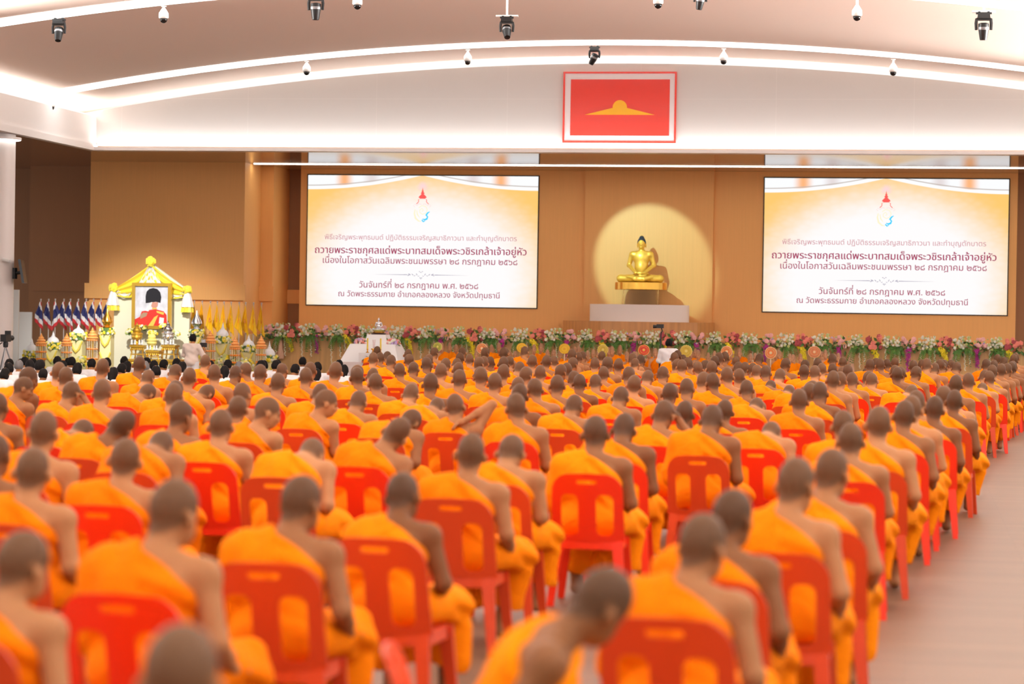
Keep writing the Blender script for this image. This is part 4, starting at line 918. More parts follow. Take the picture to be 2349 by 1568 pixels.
MB().lathe([(.14, .08), (.17, .10), (.165, .13), (.11, .15), (0, .15)], (0, 0, 0), 24).build('gold_lotus', GOLDB, t, True)
MB().lathe([(.12, .15), (.15, .165), (.12, .19), (0, .19)], (0, 0, 0), 16, None, lambda an, z: 1+.06*math.sin(8*an)).build('flower_ring', PALEY, t, True)
me2 = BUD.copy(); me2.materials.clear(); me2.materials.append(SILVER); me3 = BUDH.copy(); me3.materials.clear(); me3.materials.append(SILVER)
t = thing('silver_statue', 'small silver seated statue on top of the white altar', 'statue', (ac.x, AY+.1, z_top+.105)); sc = (at(868, 728, AY).z-z_top-.105)/1.30; t.scale = (sc, sc, sc)
link('body', me2, t); link('hair', me3, t)
def bouquet(name, label, u, v, Y, r, mats, z=None, n=60, group=None, flat=.75):
    q = at(u, v, Y); a, b = MB(), MB()
    for i in range(n):
        d = Vector((fr.gauss(0, 1), fr.gauss(0, 1), abs(fr.gauss(0, 1)))).normalized(); a.m(mats[i % len(mats)]); bloom(a, (d.x*r, d.y*r*.8, d.z*r*flat), fr.uniform(.03, .055), 5)
    leaves(b, (0, 0, r*.2), 30, (r*.8, r*.6, r*.4), .09)
    t = thing(name, label, 'flowers', (q.x, Y, q.z if z is None else z), 0, group); a.build('blossoms', None, t, True); b.build('leaves', LEAF, t); return t
bouquet('flower_bouquet', 'domed pink and lilac bouquet left of the upper tier of the white altar', 829, 786, AY-.1, .17, [BLUSH, LILAC, CREAM, CORAL], z_sh)
bouquet('flower_bouquet', 'domed pink and lilac bouquet right of the upper tier of the white altar', 902, 787, AY-.1, .17, [BLUSH, LILAC, CREAM, CORAL], z_sh)
bouquet('flower_bouquet', 'low spread of pink and lilac flowers at the foot of the white altar', 852, 829, AY-.98, .22, [BLUSH, LILAC, CREAM, CORAL], zt0, 80, None, .35)
CANDLE = mat('candle_yellow', (0.86, 0.62, 0.05), rough=0.4)
for u, s in ((845, 'left'), (875, 'right')):
    q = at(u, 806, AY-.62); z0 = at(855, 809, AY-.72).z
    t = thing('candle', 'tall yellow candle in a gold holder, %s of the incense sticks' % s, 'candle', (q.x, AY-.72, z0)); MB().lathe([(.045, 0), (.05, .01), (.015, .03), (.015, .07), (.035, .09), (.0, .09)], (0, 0, 0), 14).build('holder', GOLDB, t, True)
    MB().lathe([(.02, .09), (.02, .36), (0, .37)], (0, 0, 0), 10).build('wax_candle', CANDLE, t, True)
q = at(860, 806, AY-.62); t = thing('incense_pot', 'small gold incense pot with three sticks between the yellow candles', 'incense pot', (q.x, AY-.74, z0)); MB().lathe([(.05, 0), (.06, .02), (.03, .05), (.075, .09), (.07, .11), (0, .10)], (0, 0, 0), 16).build('pot', GOLDB, t, True)
for d in (-.03, 0, .03): MB().tube([(d*.5, 0, .10), (d, 0, .33)], .004, 5).build('incense_stick', BURG, t)

# ================================================================== portrait shrine
HY = 61.6; YSAT = mat('yellow_satin', (0.95, 0.76, 0.05), rough=0.4, sheen=.3); WSAT = mat('white_satin', (0.88, 0.87, 0.86), rough=0.4, sheen=.3); PALE = mat('pale_backdrop', (0.88, 0.86, 0.66), rough=0.7)
GILT = mat('gilt', (0.72, 0.44, 0.06), rough=0.3, metal=0.7)
t = thing('portrait_shrine', 'yellow and white draped shrine backdrop with pointed canopy around the framed portrait', 'shrine', (0, 0, 0))
A = lambda u, v, d=0.0: at(u, v, HY+d)
pL, pR, pT = A(264, 660), A(433, 664), A(349, 603)
bl, br_ = A(262, 680), A(435, 680)
MB().prism([(bl.x, 0), (br_.x, 0), (br_.x, A(435, 668).z), (pT.x, pT.z-.02), (bl.x, A(262, 664).z)], HY, HY+.12).build('backdrop', PALE, t)
q = MB()
for sg, pe in ((-1, pL), (1, pR)):
    def sw(a, b, pe=pe):
        top = pT.lerp(pe, a); sag = .10*math.sin(PI*a); lowz = pT.z-.02-(pT.z-pe.z+.02)*a-(.42+.26*math.sin(PI*min(1, a*1.1)))*(1-.55*a)
        z = top.z-.02-sag*.4+(lowz-top.z)*b; return Vector((top.x, HY-.06-.045*math.sin(b*19+a*2)-.03, z))
    q.grid(sw, 18, 30)
q.build('canopy_swag', YSAT, t, True)
q = MB(); q.grid(lambda a, b: Vector((pT.x+(a-.5)*(.10+.62*b), HY-.11-.035*math.cos((a-.5)*38), pT.z-.08-(pT.z-A(349, 655).z-.05)*b)), 40, 8); q.build('center_fan', WSAT, t, True)
q = MB()
for x0, x1 in ((pL.x+.05, A(308, 660).x), (A(390, 660).x, pR.x-.05)):
    q.grid(lambda a, b: Vector((x0+(x1-x0)*a, HY-.09-.03*math.sin(b*14), pL.z-.02-.06*b-(.10+.10*b)*math.sin(PI*a))), 12, 10)
q.build('white_swag', WSAT, t, True)
for pe in (pT, pL, pR):
    q = MB(); r_ = .125 if pe is pT else .115
    q.ball((pe.x, HY-.12, pe.z+(.03 if pe is pT else 0)), (r_, r_*.8, r_), 12, 8)
    for i in range(26):
        d = Vector((fr.gauss(0, 1), -abs(fr.gauss(0, 1)), fr.gauss(0, 1))).normalized(); q.ball((pe.x+d.x*r_*.9, HY-.12+d.y*r_*.75, pe.z+d.z*r_*.9+(.03 if pe is pT else 0)), (.045, .03, .045), 6, 4)
    q.build('rosette', YSAT, t, True)
for pe in (pL, pR):
    q = MB(); q.lathe([(.05, -.06), (.10, -.20), (.15, -.42), (.16, -.46)], (pe.x+(-.01 if pe is pL else 0), HY-.12, pe.z), 28, None, lambda an, z: 1+.10*math.sin(an*8)); q.build('white_tassel', WSAT, t, True)
    q = MB(); q.lathe([(.14, -.45), (.15, -.52), (.16, -.60), (.10, -.60)], (pe.x+(-.01 if pe is pL else 0), HY-.12, pe.z), 28, None, lambda an, z: 1+.12*math.sin(an*7)); q.build('yellow_hem', YSAT, t, True)
f0, f1 = at(304, 648, HY-.35), at(392.5, 755, HY-.35); fy = HY-.35
t = thing('framed_portrait', 'gold framed portrait of a saluting person in red tunic and tall black hat', 'portrait', (f0.x, fy, f1.z)); w, h = f1.x-f0.x, f0.z-f1.z; k = .085
q = MB(); q.box2((0, -.05, 0), (w, .06, k)).box2((0, -.05, h-k), (w, .06, h)).box2((0, -.05, k), (k, .06, h-k)).box2((w-k, -.05, k), (w, .06, h-k))
q.box2((k*.75, -.06, k*.75), (w-k*.75, -.05, k)).box2((k*.75, -.06, h-k), (w-k*.75, -.05, h-k*.75)).box2((k*.75, -.06, k), (k, -.05, h-k)).box2((w-k, -.06, k), (w-k*.75, -.05, h-k)); q.build('gilt_frame', GILT, t)
pm = mat('portrait_backdrop', (0.66, 0.68, 0.76), rough=0.25, noise=0.18, nscale=5)
MB().box2((k, 0, k), (w-k, .03, h-k)).build('portrait_print', pm, t)
FX = lambda a: k+(w-2*k)*a
FZ = lambda b: k+(h-2*k)*b
def flat(name, pts, m, yy): q = MB(); q.prism([(FX(a), FZ(b)) for a, b in pts], yy, yy+.002); q.build(name, m, t)
flat('red_tunic', [(.0, .0), (.97, .0), (.95, .28), (.86, .37), (.62, .42), (.45, .40), (.20, .36), (.14, .22), (0, .16)], mat('print_red', (0.68, 0.04, 0.03), rough=0.3), -.002)
flat('face', [(.46, .60), (.48, .50), (.54, .44), (.62, .44), (.68, .50), (.69, .60)], mat('print_skin', (0.60, 0.29, 0.22), rough=0.3), -.004)
flat('tall_hat', [(.315, .57), (.31, .74), (.34, .86), (.42, .93), (.54, .955), (.66, .93), (.75, .85), (.785, .72), (.76, .58), (.62, .61), (.46, .585)], mat('print_black', (0.012, 0.012, 0.018), rough=0.3), -.006)
flat('white_glove', [(.40, .36), (.47, .47), (.52, .60), (.46, .59), (.40, .50), (.30, .38)], mat('print_white', (0.80, 0.78, 0.80), rough=0.3), -.008)
flat('gold_sash', [(.40, .0), (.58, .22), (.70, .28), (.60, .08), (.56, 0)], mat('print_gold', (0.78, 0.55, 0.10), rough=0.3), -.006)
flat('gold_sash', [(.64, .38), (.88, .34), (.86, .28), (.66, .33)], mat('print_gold', (0, 0, 0)), -.0065)
flat('collar', [(.50, .42), (.66, .42), (.66, .45), (.52, .455)], mat('print_gold', (0, 0, 0)), -.0075)
flat('sleeve_trim', [(.16, .17), (.34, .24), (.38, .33), (.24, .33), (.16, .26)], mat('print_brown', (0.42, 0.28, 0.18), rough=0.3), -.006)
flat('medals', [(.72, .06), (.86, .06), (.88, .20), (.74, .22)], mat('print_white', (0, 0, 0)), -.006)
# gilt tables with offerings before the portrait
TBY = HY-1.0
def gilt_table(label, u0, u1, v0, v1, Y, dep=.42, low=False):
    a, b = at(u0, v0, Y-dep/2), at(u1, v1, Y-dep/2); w = b.x-a.x; zt = a.z; z0 = 0.0 if low else max(at(u0, v1, Y-dep/2).z, 0); t = thing('gilt_table', label, 'table', (a.x+w/2, Y, z0)); h = zt-z0
    MB().box2((-w/2, -dep/2, h-.05), (w/2, dep/2, h)).box2((-w/2+.03, -dep/2+.03, h-.10), (w/2-.03, dep/2-.03, h-.05)).build('tabletop', GILT, t)
    q = MB()
    for i in range(7): q.ball((-w/2+w*(i+.5)/7, -dep/2+.02, h-.11), (w/15, .02, .035), 8, 4)
    q.build('carved_apron', GILT, t, True)
    for sx in (-1, 1):
        for sy in (-1, 1): MB().tube([(sx*(w/2-.03), sy*(dep/2-.03), h-.10), (sx*(w/2-.05), sy*(dep/2-.05), h*.45), (sx*(w/2-.025), sy*(dep/2-.025), .03), (sx*(w/2-.02), sy*(dep/2-.02), 0)], [.028, .02, .018, .03], 8).build('leg', GILT, t, True)
    MB().box2((-w/2+.02, -dep/2+.02, h*.28), (w/2-.02, dep/2-.02, h*.28+.03)).build('lower_shelf', GILT, t)
    return t, zt
t1, z1 = gilt_table('gilt carved table at the left before the portrait, gold urn on top', 297, 330, 791, 822, TBY)
t2, z2 = gilt_table('gilt carved table in the middle before the portrait, white flowers on top', 333, 365, 803, 826, TBY-.35)
t3, z3 = gilt_table('gilt carved table at the right before the portrait, silver urn on top', 369, 401, 791, 822, TBY)
t4, z4 = gilt_table('wide low gilt table under the three carved tables of the portrait', 292, 404, 823, 850, TBY-.15, 1.3, True)
URN = [(.0, 0), (.10, .0), (.11, .02), (.06, .06), (.05, .10), (.12, .16), (.16, .22), (.15, .28), (.17, .30), (.17, .33), (.11, .36), (.13, .42), (.10, .48), (.05, .51), (.06, .55), (.025, .59), (.0, .66)]
for (u, zz, m_, lab, Y, s) in ((314, z1, GILT, 'gold lidded urn on the left gilt table', TBY, .92), (348.5, z2, PALEY, 'pale yellow tiered flower offering on the middle gilt table', TBY-.35, .82), (385, z3, SILVER, 'silver lidded urn on the right gilt table', TBY, .98)):
    t = thing('offering_urn', lab, 'urn', (at(u, 780, Y).x, Y, zz)); q = MB(); q.lathe([(r*s, z*s) for r, z in URN], (0, 0, 0), 24); q.build('urn_body', m_, t, True)
    q = MB()
    for i in range(8):
        an = 2*PI*i/8; q.lathe([(.0, .16*s), (.028*s, .13*s), (.02*s, .07*s), (.034*s, .02*s), (0, .0)], (.155*s*math.cos(an), .155*s*math.sin(an), .0), 8)
    q.build('white_fringe', WSAT, t, True)
bouquet('flower_arrangement', 'pale yellow flowers at the lower left corner of the portrait frame', 302, 765, HY-.44, .16, [PALEY, CREAM, YEL, LIME], None, 46)
bouquet('flower_arrangement', 'pale yellow flowers at the lower right corner of the portrait frame', 398, 768, HY-.44, .16, [PALEY, CREAM, YEL, LIME], None, 46)
bouquet('flower_arrangement', 'pale yellow flowers above the left gilt table', 325, 754, HY-.42, .12, [PALEY, CREAM, YEL], None, 36)
bouquet('flower_arrangement', 'pale yellow flowers above the right gilt table', 376, 752, HY-.42, .12, [PALEY, CREAM, YEL], None, 36)
bouquet('flower_arrangement', 'yellow flowers in front of the middle gilt table', 349, 767, HY-.44, .13, [PALEY, CREAM, YEL], None, 36)

# pillars with spires and tiered orange offerings either side of the shrine
PILLAR = mat('pillar_cloth', (0.86, 0.80, 0.42), rough=0.6); SWAGY = mat('pillar_swag', (0.82, 0.66, 0.10), rough=0.5); ORANGE = mat('offering_orange', (0.95, 0.30, 0.03), rough=0.45); PEACH = mat('offering_peach', (0.95, 0.42, 0.12), rough=0.45); SPW = mat('spire_white', (0.84, 0.84, 0.86), rough=0.35)
def pillar(u, v_tip, v_top, v_bot, hw, m_sp, label, Y, bulb=False):
    c = at(u, v_top, Y); zt, zb, tip = c.z, at(u, v_bot, Y).z, at(u, v_tip, Y).z; w = size_at(hw*2, Y)
    t = thing('flower_pedestal', label, 'pedestal', (c.x, Y, 0))
    if zb > .25:
        q = MB(); q.box((0, 0, zb/2), (w*.80, w*.80, zb)); q.build('column_body', PILLAR, t)
        q = MB()
        for z in (zb-.02, zb-.45):
            q.tube([(-w*.41, -w*.41, z), (-w*.2, -w*.45, z-.20), (0, -w*.46, z-.28), (w*.2, -w*.45, z-.20), (w*.41, -w*.41, z)], [.022, .03, .036, .03, .022], 6)
        q.build('cloth_swag', SWAGY, t, True)
    q = MB(); hgt = max(zt-zb, .12)
    for i in range(70):
        an = fr.uniform(0, 2*PI); q.m([PALEY, CREAM, YEL][i % 3]); rr = w*.5*fr.uniform(.85, 1.08); bloom(q, (rr*math.cos(an), rr*math.sin(an), zb+hgt*fr.uniform(.1, .9)), fr.uniform(.03, .05), 5)
    q.m(LEAF); q.lathe([(w*.47, zb), (w*.47, zt-.02), (0, zt-.02)], (0, 0, 0), 16); leaves(q, (0, 0, zb+hgt*.4), 26, (w*.5, w*.5, hgt*.4), .09); q.build('flower_ring', None, t, True)
    H_ = tip-zt; R_ = w*.40
    prof = [(R_*.72, 0), (R_*.80, .03*H_), (R_*.45, .10*H_), (R_*.50, .12*H_), (R_*1.0, .30*H_), (R_*.92, .42*H_), (R_*.48, .62*H_), (R_*.20, .80*H_), (R_*.10, .92*H_), (0, H_)] if bulb else [(R_, 0), (R_*1.02, .06*H_), (R_*.98, .16*H_), (R_*.86, .28*H_), (R_*.62, .40*H_), (R_*.36, .47*H_), (R_*.30, .50*H_), (R_*.36, .52*H_), (R_*.20, .58*H_), (R_*.24, .62*H_), (R_*.13, .70*H_), (R_*.16, .73*H_), (R_*.06, .85*H_), (0, H_)]
    MB().lathe(prof, (0, 0, zt-.02), 28).build('spire', m_sp, t, True); return t
def tiered(u, v_tip, v_top, v_bot, hw, label, Y):
    c = at(u, v_top, Y); zt, zb, tip = c.z, max(at(u, v_bot, Y).z, .15), at(u, v_tip, Y).z; R_ = size_at(hw, Y); t = thing('tiered_offering', label, 'offering', (c.x, Y, 0)); H_ = tip-zt
    MB().lathe([(R_*.95, 0), (R_*.95, .04), (R_*.28, .07), (R_*.22, zb*.5), (R_*.30, zt-.05), (0, zt-.05)], (0, 0, 0), 20).build('stand', GILT, t, True)
    MB().lathe([(R_*.60, -.04), (R_*1.02, .02*H_), (R_*1.08, .08*H_), (R_*.80, .20*H_), (R_*.55, .24*H_), (R_*.80, .30*H_), (R_*.74, .40*H_), (R_*.42, .50*H_), (R_*.52, .54*H_), (R_*.46, .62*H_), (R_*.22, .70*H_), (R_*.28, .74*H_), (R_*.12, .82*H_), (R_*.15, .86*H_), (0, H_)], (0, 0, zt), 24, None, lambda an, z: 1+.05*math.sin(12*an)).build('lotus_tiers', PEACH, t, True)
    q = MB(); n = 14; L_ = zt-zb
    for i in range(n):
        an = 2*PI*i/n
        for j in range(max(4, int(L_/.035))): q.ball((R_*.9*math.cos(an), R_*.9*math.sin(an), zt-.02-.035*j), (.013, .013, .016), 5, 3)
    q.build('white_bead_fringe', WBUD, t)['kind'] = 'stuff'
    for z in (zt-.03, zt-.03-L_*.45, zt-.03-L_*.95): MB().lathe([(R_*.92, -.022), (R_*1.0, 0), (R_*.92, .022), (R_*.86, 0), (R_*.92, -.022)], (0, 0, z), 24, None, lambda an, z: 1+.05*math.sin(14*an)).build('orange_band', ORANGE, t, True)
    return t
PY = 59.4
pillar(180, 739, 762, 780, 17.5, SPW, 'tall pillar with white spire left of the shrine, beneath the striped flags', PY)
pillar(246, 702, 750, 767, 16.5, GOLDB, 'tall pillar with bulbous gold finial just left of the portrait shrine', PY, True)
pillar(122, 756, 783, 801, 17.5, SPW, 'medium pillar with white spire between two orange offerings at the left', PY)
pillar(73, 771, 803, 822, 18.5, SPW, 'low flower stand with white spire at the far left of the shrine', PY-.4)
pillar(511, 736, 769, 787, 17.5, SPW, 'tall pillar with white spire right of the shrine, beneath the yellow flags', PY)
pillar(451, 707, 754, 772, 16, SILVER, 'tall pillar with bulbous silver finial just right of the portrait shrine', PY, True)
pillar(570.5, 764, 791, 807, 16.5, SPW, 'medium pillar with white spire between two orange offerings at the right', PY)
pillar(618, 779, 813, 830, 16.5, SPW, 'low flower stand with white spire at the far right of the shrine', PY-.4)
tiered(94.5, 763, 789, 822, 13, 'orange tiered offering left of the medium pillar at the left', PY-.85)
tiered(153, 763, 789, 825, 13, 'orange tiered offering between the medium and tall pillars at the left', PY-.85)
tiered(212, 750, 777, 822, 13.5, 'orange tiered offering left of the gold finial pillar', PY-.85)
tiered(483, 756, 783, 825, 12.5, 'orange tiered offering left of the tall pillar beneath the yellow flags', PY-.85)
tiered(539, 770, 797, 830, 12.5, 'orange tiered offering between tall and medium pillars at the right', PY-.85)
tiered(599, 768, 795, 830, 12.5, 'orange tiered offering right of the medium pillar at the right', PY-.85)
for u, v, lab in ((190, 836, 'bank of yellow flowers at the foot of the tall left pillar'), (138, 838, 'bank of yellow flowers at the foot of the medium left pillar'), (520, 832, 'bank of yellow flowers at the foot of the tall right pillar'), (560, 840, 'bank of yellow flowers at the foot of the medium right pillar')):
    bouquet('flower_arrangement', lab, u, v, PY-.8, .26, [PALEY, CREAM, YEL, LIME], None, 60)

# flags
FR, FWH, FB = mat('flag_red', (0.62, 0.03, 0.04), rough=0.6), mat('flag_white', (0.84, 0.82, 0.84), rough=0.6), mat('flag_blue', (0.03, 0.035, 0.16), rough=0.6); FY = mat('flag_yellow', (0.95, 0.55, 0.01), rough=0.6); FEM = mat('flag_emblem', (0.80, 0.30, 0.02), rough=0.6); POLE = mat('flag_pole', (0.55, 0.50, 0.48), rough=0.4, metal=.5)
def flag(u, v_tip, length, width, striped, label, group, Y, flip=1):
    c = at(u, v_tip, Y); t = thing('flag', label, 'flag', (c.x, Y, 0), 0, group); zt = c.z
    q = MB(); q.tube([(0, 0, 0), (0, 0, zt-.05)], .014, 8); q.ball((0, 0, zt-.03), .025, 8, 6); q.lathe([(.13, 0), (.12, .03), (.03, .06), (.02, .12)], (0, 0, 0), 14); q.build('pole', POLE, t, True)
    q = MB(); nu, nv = 16, 36; ph = fr.uniform(0, 6)
    def cl(a, b):                                   # the cloth hangs from the top of the pole, its lower edge slanting
        zz = b*(.68+.32*a); wl, wr = (.02+width*min(1, b/.6)*.75, .02+width*.45*b) if striped else (width*.62*b+.004, width*.55*b+.004)
        x = flip*(-wl+(wl+wr)*a); return Vector((x, -.035-.028*math.sin(a*12+b*4+ph)*min(1, b*3), zt-.09-length*zz))
    V = [cl(i/nu, j/nv) for j in range(nv+1) for i in range(nu+1)]
    for j in range(nv):
        for i in range(nu):
            a, b = (i+.5)/nu, (j+.5)/nv; s = (b*(.68+.32*a)+.27*(1-a))/.99
            q.m(FY if not striped else FR if s < 1/6 or s > 5/6 else FWH if s < 2/6 or s > 4/6 else FB)
            q.add([V[j*(nu+1)+i], V[j*(nu+1)+i+1], V[(j+1)*(nu+1)+i+1], V[(j+1)*(nu+1)+i]], [(0, 1, 2, 3)])
    o = q.build('cloth', None, t, True); solidify(o, .004)
    if not striped:
        q = MB(); p = cl(.5, .62)
        for (dz, r) in ((0, .035), (.06, .022)): q.lathe([(r, -.004), (r*.7, -.004), (r*.7, .004), (r, .004), (r, -.004)], (p.x, p.y-.014, p.z+dz), 14, Matrix.Rotation(PI/2, 3, 'X'))
        q.build('flag_emblem', FEM, t)
    return t
for i, (u, v, fl) in enumerate(((94, 684, 1), (112, 684, 1), (127, 684, -1), (147, 684, 1), (162, 684, 1), (180, 684, 1), (198, 684, 1), (215, 684, 1), (232, 684, 1), (248, 684, 1))):
    flag(u, v, .80, .17, True, 'red, white and blue striped flag left of the shrine, %s from the left' % ordinal(i+1), 'striped flags left of the shrine', 62.75+.35*(i % 2), fl)
for i, u in enumerate((446, 464, 483, 499, 514, 530.5, 549, 564, 582, 600)):
    flag(u, 688+i*.55, .86, .20, False, 'plain yellow flag with a small emblem right of the shrine, %s from left' % ordinal(i+1), 'yellow flags right of the shrine', 62.75+.35*(i % 2), 1)
# ================================================================== people in white and the row in front of the stage
SHIRT = mat('white_shirt', (0.84, 0.82, 0.84), rough=0.8, bump=.25, bscale=9); HAIR = mat('black_hair', (0.010, 0.008, 0.008), rough=0.7, spec=.15, bump=.3, bscale=60); HAIRG = mat('grey_hair', (0.16, 0.15, 0.15), rough=0.55); SKIRT = mat('dark_trousers', (0.05, 0.05, 0.07), rough=0.8); CREAMSH = mat('cream_shirt', (0.80, 0.66, 0.58), rough=0.8, bump=.25, bscale=9)
def hair_into(g, P, kind):
    e = lambda c, r, k=.02: g.ell(P.h(c), r, P.hR(), k)
    e((0, -.016, .028), (.090, .104, .100)); e((0, -.03, -.015), (.086, .085, .075), .03)
    if kind == 'long': g.cap(P.h((0, -.05, -.02)), P.h((0, -.085, -.20)), .080, .060, .04)
    if kind == 'bob': g.ell(P.h((0, -.035, -.055)), (.098, .085, .075), P.hR(), .03)
    R, c = P.hR(), P.h((0, 0, 0))
    lo = -.075 if kind == 'short' else -.11 if kind == 'bob' else -.30
    def cut(Fv, X, Y, Z):
        q = [R[0, i]*(X-c[0])+R[1, i]*(Y-c[1])+R[2, i]*(Z-c[2]) for i in range(3)]
        Fv = Fv+.004*np.sin(q[0]*90+q[2]*20)
        return np.maximum(Fv, np.minimum(q[1]-.055+.9*np.minimum(.06-q[2], .0)*0+np.where(q[2] > .055, -.07, 0), 1)*.9+0*q[0]) if lo < -.2 else np.maximum(np.maximum(Fv, (q[1]-.055-np.where(q[2] > .055, .07, 0))*.9), lo-q[2])
    g.apply(cut)
def sitter(key, head=(0, 6, 0), lean=(6, 0), w=.95, kind='short', hairm=HAIR, shirt=SHIRT, h=.0125):
    P = Pose(lean, head, .08); z0 = P.seat-.43
    g = Soft((-.42, -.42, -.02), (.42, .62, 1.06), h); torso_into(g, P, w); head_into(g, P, abs(head[0]) > 30)
    for sg in (-1, 1):
        A = [np.array((sg*p[0], p[1], p[2]+z0)) for p in ARMS['lap']]; arm_into(g, P.t((sg*.178*w, -.005, .893)), *A)
        g.cap((sg*.10, .02, .12), (sg*.15, .40, .10), .085, .06, .04); g.cap((sg*.15, .40, .07), (sg*.11, .02, .055), .055, .045, .03); g.cap((sg*.11, .02, .05), (sg*.10, -.16, .035), .04, .028, .03)
    g.apply(lambda Fv, X, Y, Z: np.maximum(Fv, .003-Z)); me, V = g.mesh('body', SKIN); head_attrs(me, V, P, abs(head[0]) > 30)
    g = Soft((-.44, -.44, -.02), (.44, .60, .80), h); torso_into(g, P, w, .024)
    for sg in (-1, 1):
        A = [np.array((sg*p[0], p[1], p[2]+z0)) for p in ARMS['lap']]; S = P.t((sg*.178*w, -.005, .893)); g.ell(S, (.078,)*3, None, .04); g.cap(S, A[0], .072, .066, .05); g.cap(A[0], A[0]*.7+A[1]*.3, .064, .06, .03)
    T_, hip = P.T, P.hip
    def cut(Fv, X, Y, Z):
        px, py, pz = X-hip[0], Y-hip[1], Z-hip[2]; tz = T_[0, 2]*px+T_[1, 2]*py+T_[2, 2]*pz+hip[2]-z0; tx = T_[0, 0]*px+T_[1, 0]*py+T_[2, 0]*pz
        Fv = Fv+.004*np.sin(tz*48+tx*26+ord(key))*sstep(.86, .7, tz)
        return np.maximum(np.maximum(Fv, tz-.985), .10-Z)
    g.apply(cut); sh, _ = g.mesh('shirt', shirt)
    g = Soft((-.44, -.36, -.02), (.44, .60, .40), h)
    for sg in (-1, 1): g.cap((sg*.10, .02, .12), (sg*.15, .40, .10), .105, .085, .06); g.cap((sg*.15, .40, .08), (sg*.12, .05, .06), .08, .07, .05)
    g.ell((0, .0, .13), (.21, .16, .13), None, .05); g.apply(lambda Fv, X, Y, Z: np.maximum(Fv, .004-Z)); sk, _ = g.mesh('trousers', SKIRT)
    g = Soft((-.25, -.40, .30), (.25, .30, 1.06), .011); hair_into(g, P, kind); hr, _ = g.mesh('hair', hairm)
    return me, [('shirt', sh), ('trousers', sk), ('hair', hr)]
LAY = {'short': sitter('a'), 'short2': sitter('b', (22, 8, 4), (8, 2)), 'short3': sitter('c', (-26, 6, -3), (4, -2), 1.02), 'long': sitter('d', (0, 8, 0), (7, 0), .88, 'long'), 'bob': sitter('e', (10, 8, 3), (6, 0), .88, 'bob'), 'grey': sitter('f', (-8, 5, 0), (6, 0), .98, 'short', HAIRG)}
LOOK = {'short': 'short black hair', 'short2': 'short black hair, head turned right', 'short3': 'short black hair, head turned left', 'long': 'long black hair', 'bob': 'bobbed black hair', 'grey': 'short grey hair'}
def lay(key, x, y, s, rz, label):
    body, kidz = LAY[key]; o = link('person', body, None, (x, y, 0)); o.scale = (s, s, s); o.rotation_euler = (0, 0, rz); tag(o, label, 'person', 'people in white seated on the floor')
    for n, me in kidz: link(n, me, o)
    return o
lay_px = [(16, 835, 'short'), (23, 845, 'short3'), (41, 838, 'grey'), (53, 830, 'short'), (67, 847, 'short2'), (71, 838, 'short3'), (86, 839, 'short'), (94, 861, 'short'), (45, 868, 'long'), (5, 857, 'bob'), (128, 828, 'short'), (132, 838, 'short2'), (161, 830, 'short'), (157, 852, 'short3'), (173, 844, 'bob'),
          (206, 834, 'short'), (247, 832, 'short3'), (254, 855, 'long'), (270, 845, 'short2'), (285, 840, 'bob'), (283, 828, 'short'), (328, 830, 'short2'), (331, 841, 'grey'), (351, 838, 'short'), (362, 852, 'short3'), (403, 833, 'short'), (414, 841, 'bob'), (366, 835, 'short2'), (513, 851, 'long'), (519, 836, 'short'), (545, 841, 'grey'), (609, 838, 'short3'), (629, 838, 'short'),
          (632, 836, 'bob'), (693, 829, 'short'), (668, 846, 'short2'), (731, 842, 'short3'), (722, 858, 'long'), (775, 836, 'short'), (788, 848, 'long'), (590, 838, 'short2'), (480, 838, 'short')]
def onfloor(u, v, z):
    d = FW + RT*((u-CX)/F) + UP*((CY-v)/F); t_ = (z-EYE)/d.z; return Vector((0, 0, EYE))+d*t_
lrng = random.Random(5); used = [(at(440, 776, 51.0).x, 51.0)]; lay_all = []
for u, v, k in lay_px:
    q = onfloor(u, v, .74)
    y = min(max(q.y, 42.0), 57.6)
    for _ in range(40):
        p = at(u, v, y)
        if all(abs(p.x-a) > .55 or abs(y-b) > .75 for a, b in used): break
        y = max(42.0, y-.35) if y > 43 else y+lrng.uniform(2, 12)
    used.append((p.x, y)); lay_all.append((y, p.x, p.z, k))
lay_all.sort(key=lambda t_: -t_[0]); lrow = {}
for i, (y, x, z, k) in enumerate(lay_all): lrow.setdefault(int((58-y)//2.6), []).append((x, y, z, k))
for n_, r in enumerate(sorted(lrow)):
    for j, (x, y, z, k) in enumerate(sorted(lrow[r])):
        s = min(max(z/.76, .9), 1.12)
        lay(k, x, y, s, lrng.uniform(-.12, .12), 'white-clad person with %s, %s from left in %s row of floor sitters' % (LOOK[k].split(',')[0], ordinal(j+1), ordinal(n_+1)))
# the row in front of the stage, facing the hall, with round fans on stands
FRV = [monk_meshes('p', lean=(4, 0), head=(0, 4, 0), front=True, cross=True, h=.0105), monk_meshes('q', lean=(7, 2), head=(12, 8, 2), front=True, cross=True, w=1.06, h=.0105), monk_meshes('r', lean=(3, -1), head=(-14, 4, -2), front=True, cross=True, w=.96, h=.0105)]
high = [(1015, 796), (1030, 796), (1045, 799), (1120, 797), (1131, 799), (1148, 795), (1226, 800), (1240, 798), (1308, 806), (1319, 805), (1331, 803), (1397, 806), (1408, 803), (1421, 802), (1492, 809), (1504, 808), (1586, 811), (1595, 809), (1605, 811), (1679, 810), (1699, 808), (1780, 813), (1790, 812), (1885, 815), (1894, 812)]
low = [(1092, 811), (1170, 812), (1181, 814), (1211, 805.5), (1260, 811), (1271, 812), (1283, 812), (1352, 813), (1362, 811), (1371, 813), (1442, 815), (1453, 816), (1463, 816), (1550, 817), (1563, 817), (1628, 818), (1640, 816), (1652, 817), (1722, 821), (1736, 819), (1745, 819), (1812, 822), (1823, 822), (1834, 821), (1909, 822), (1917, 821), (1926, 819)]
HY_, LY_ = 62.3, 60.4
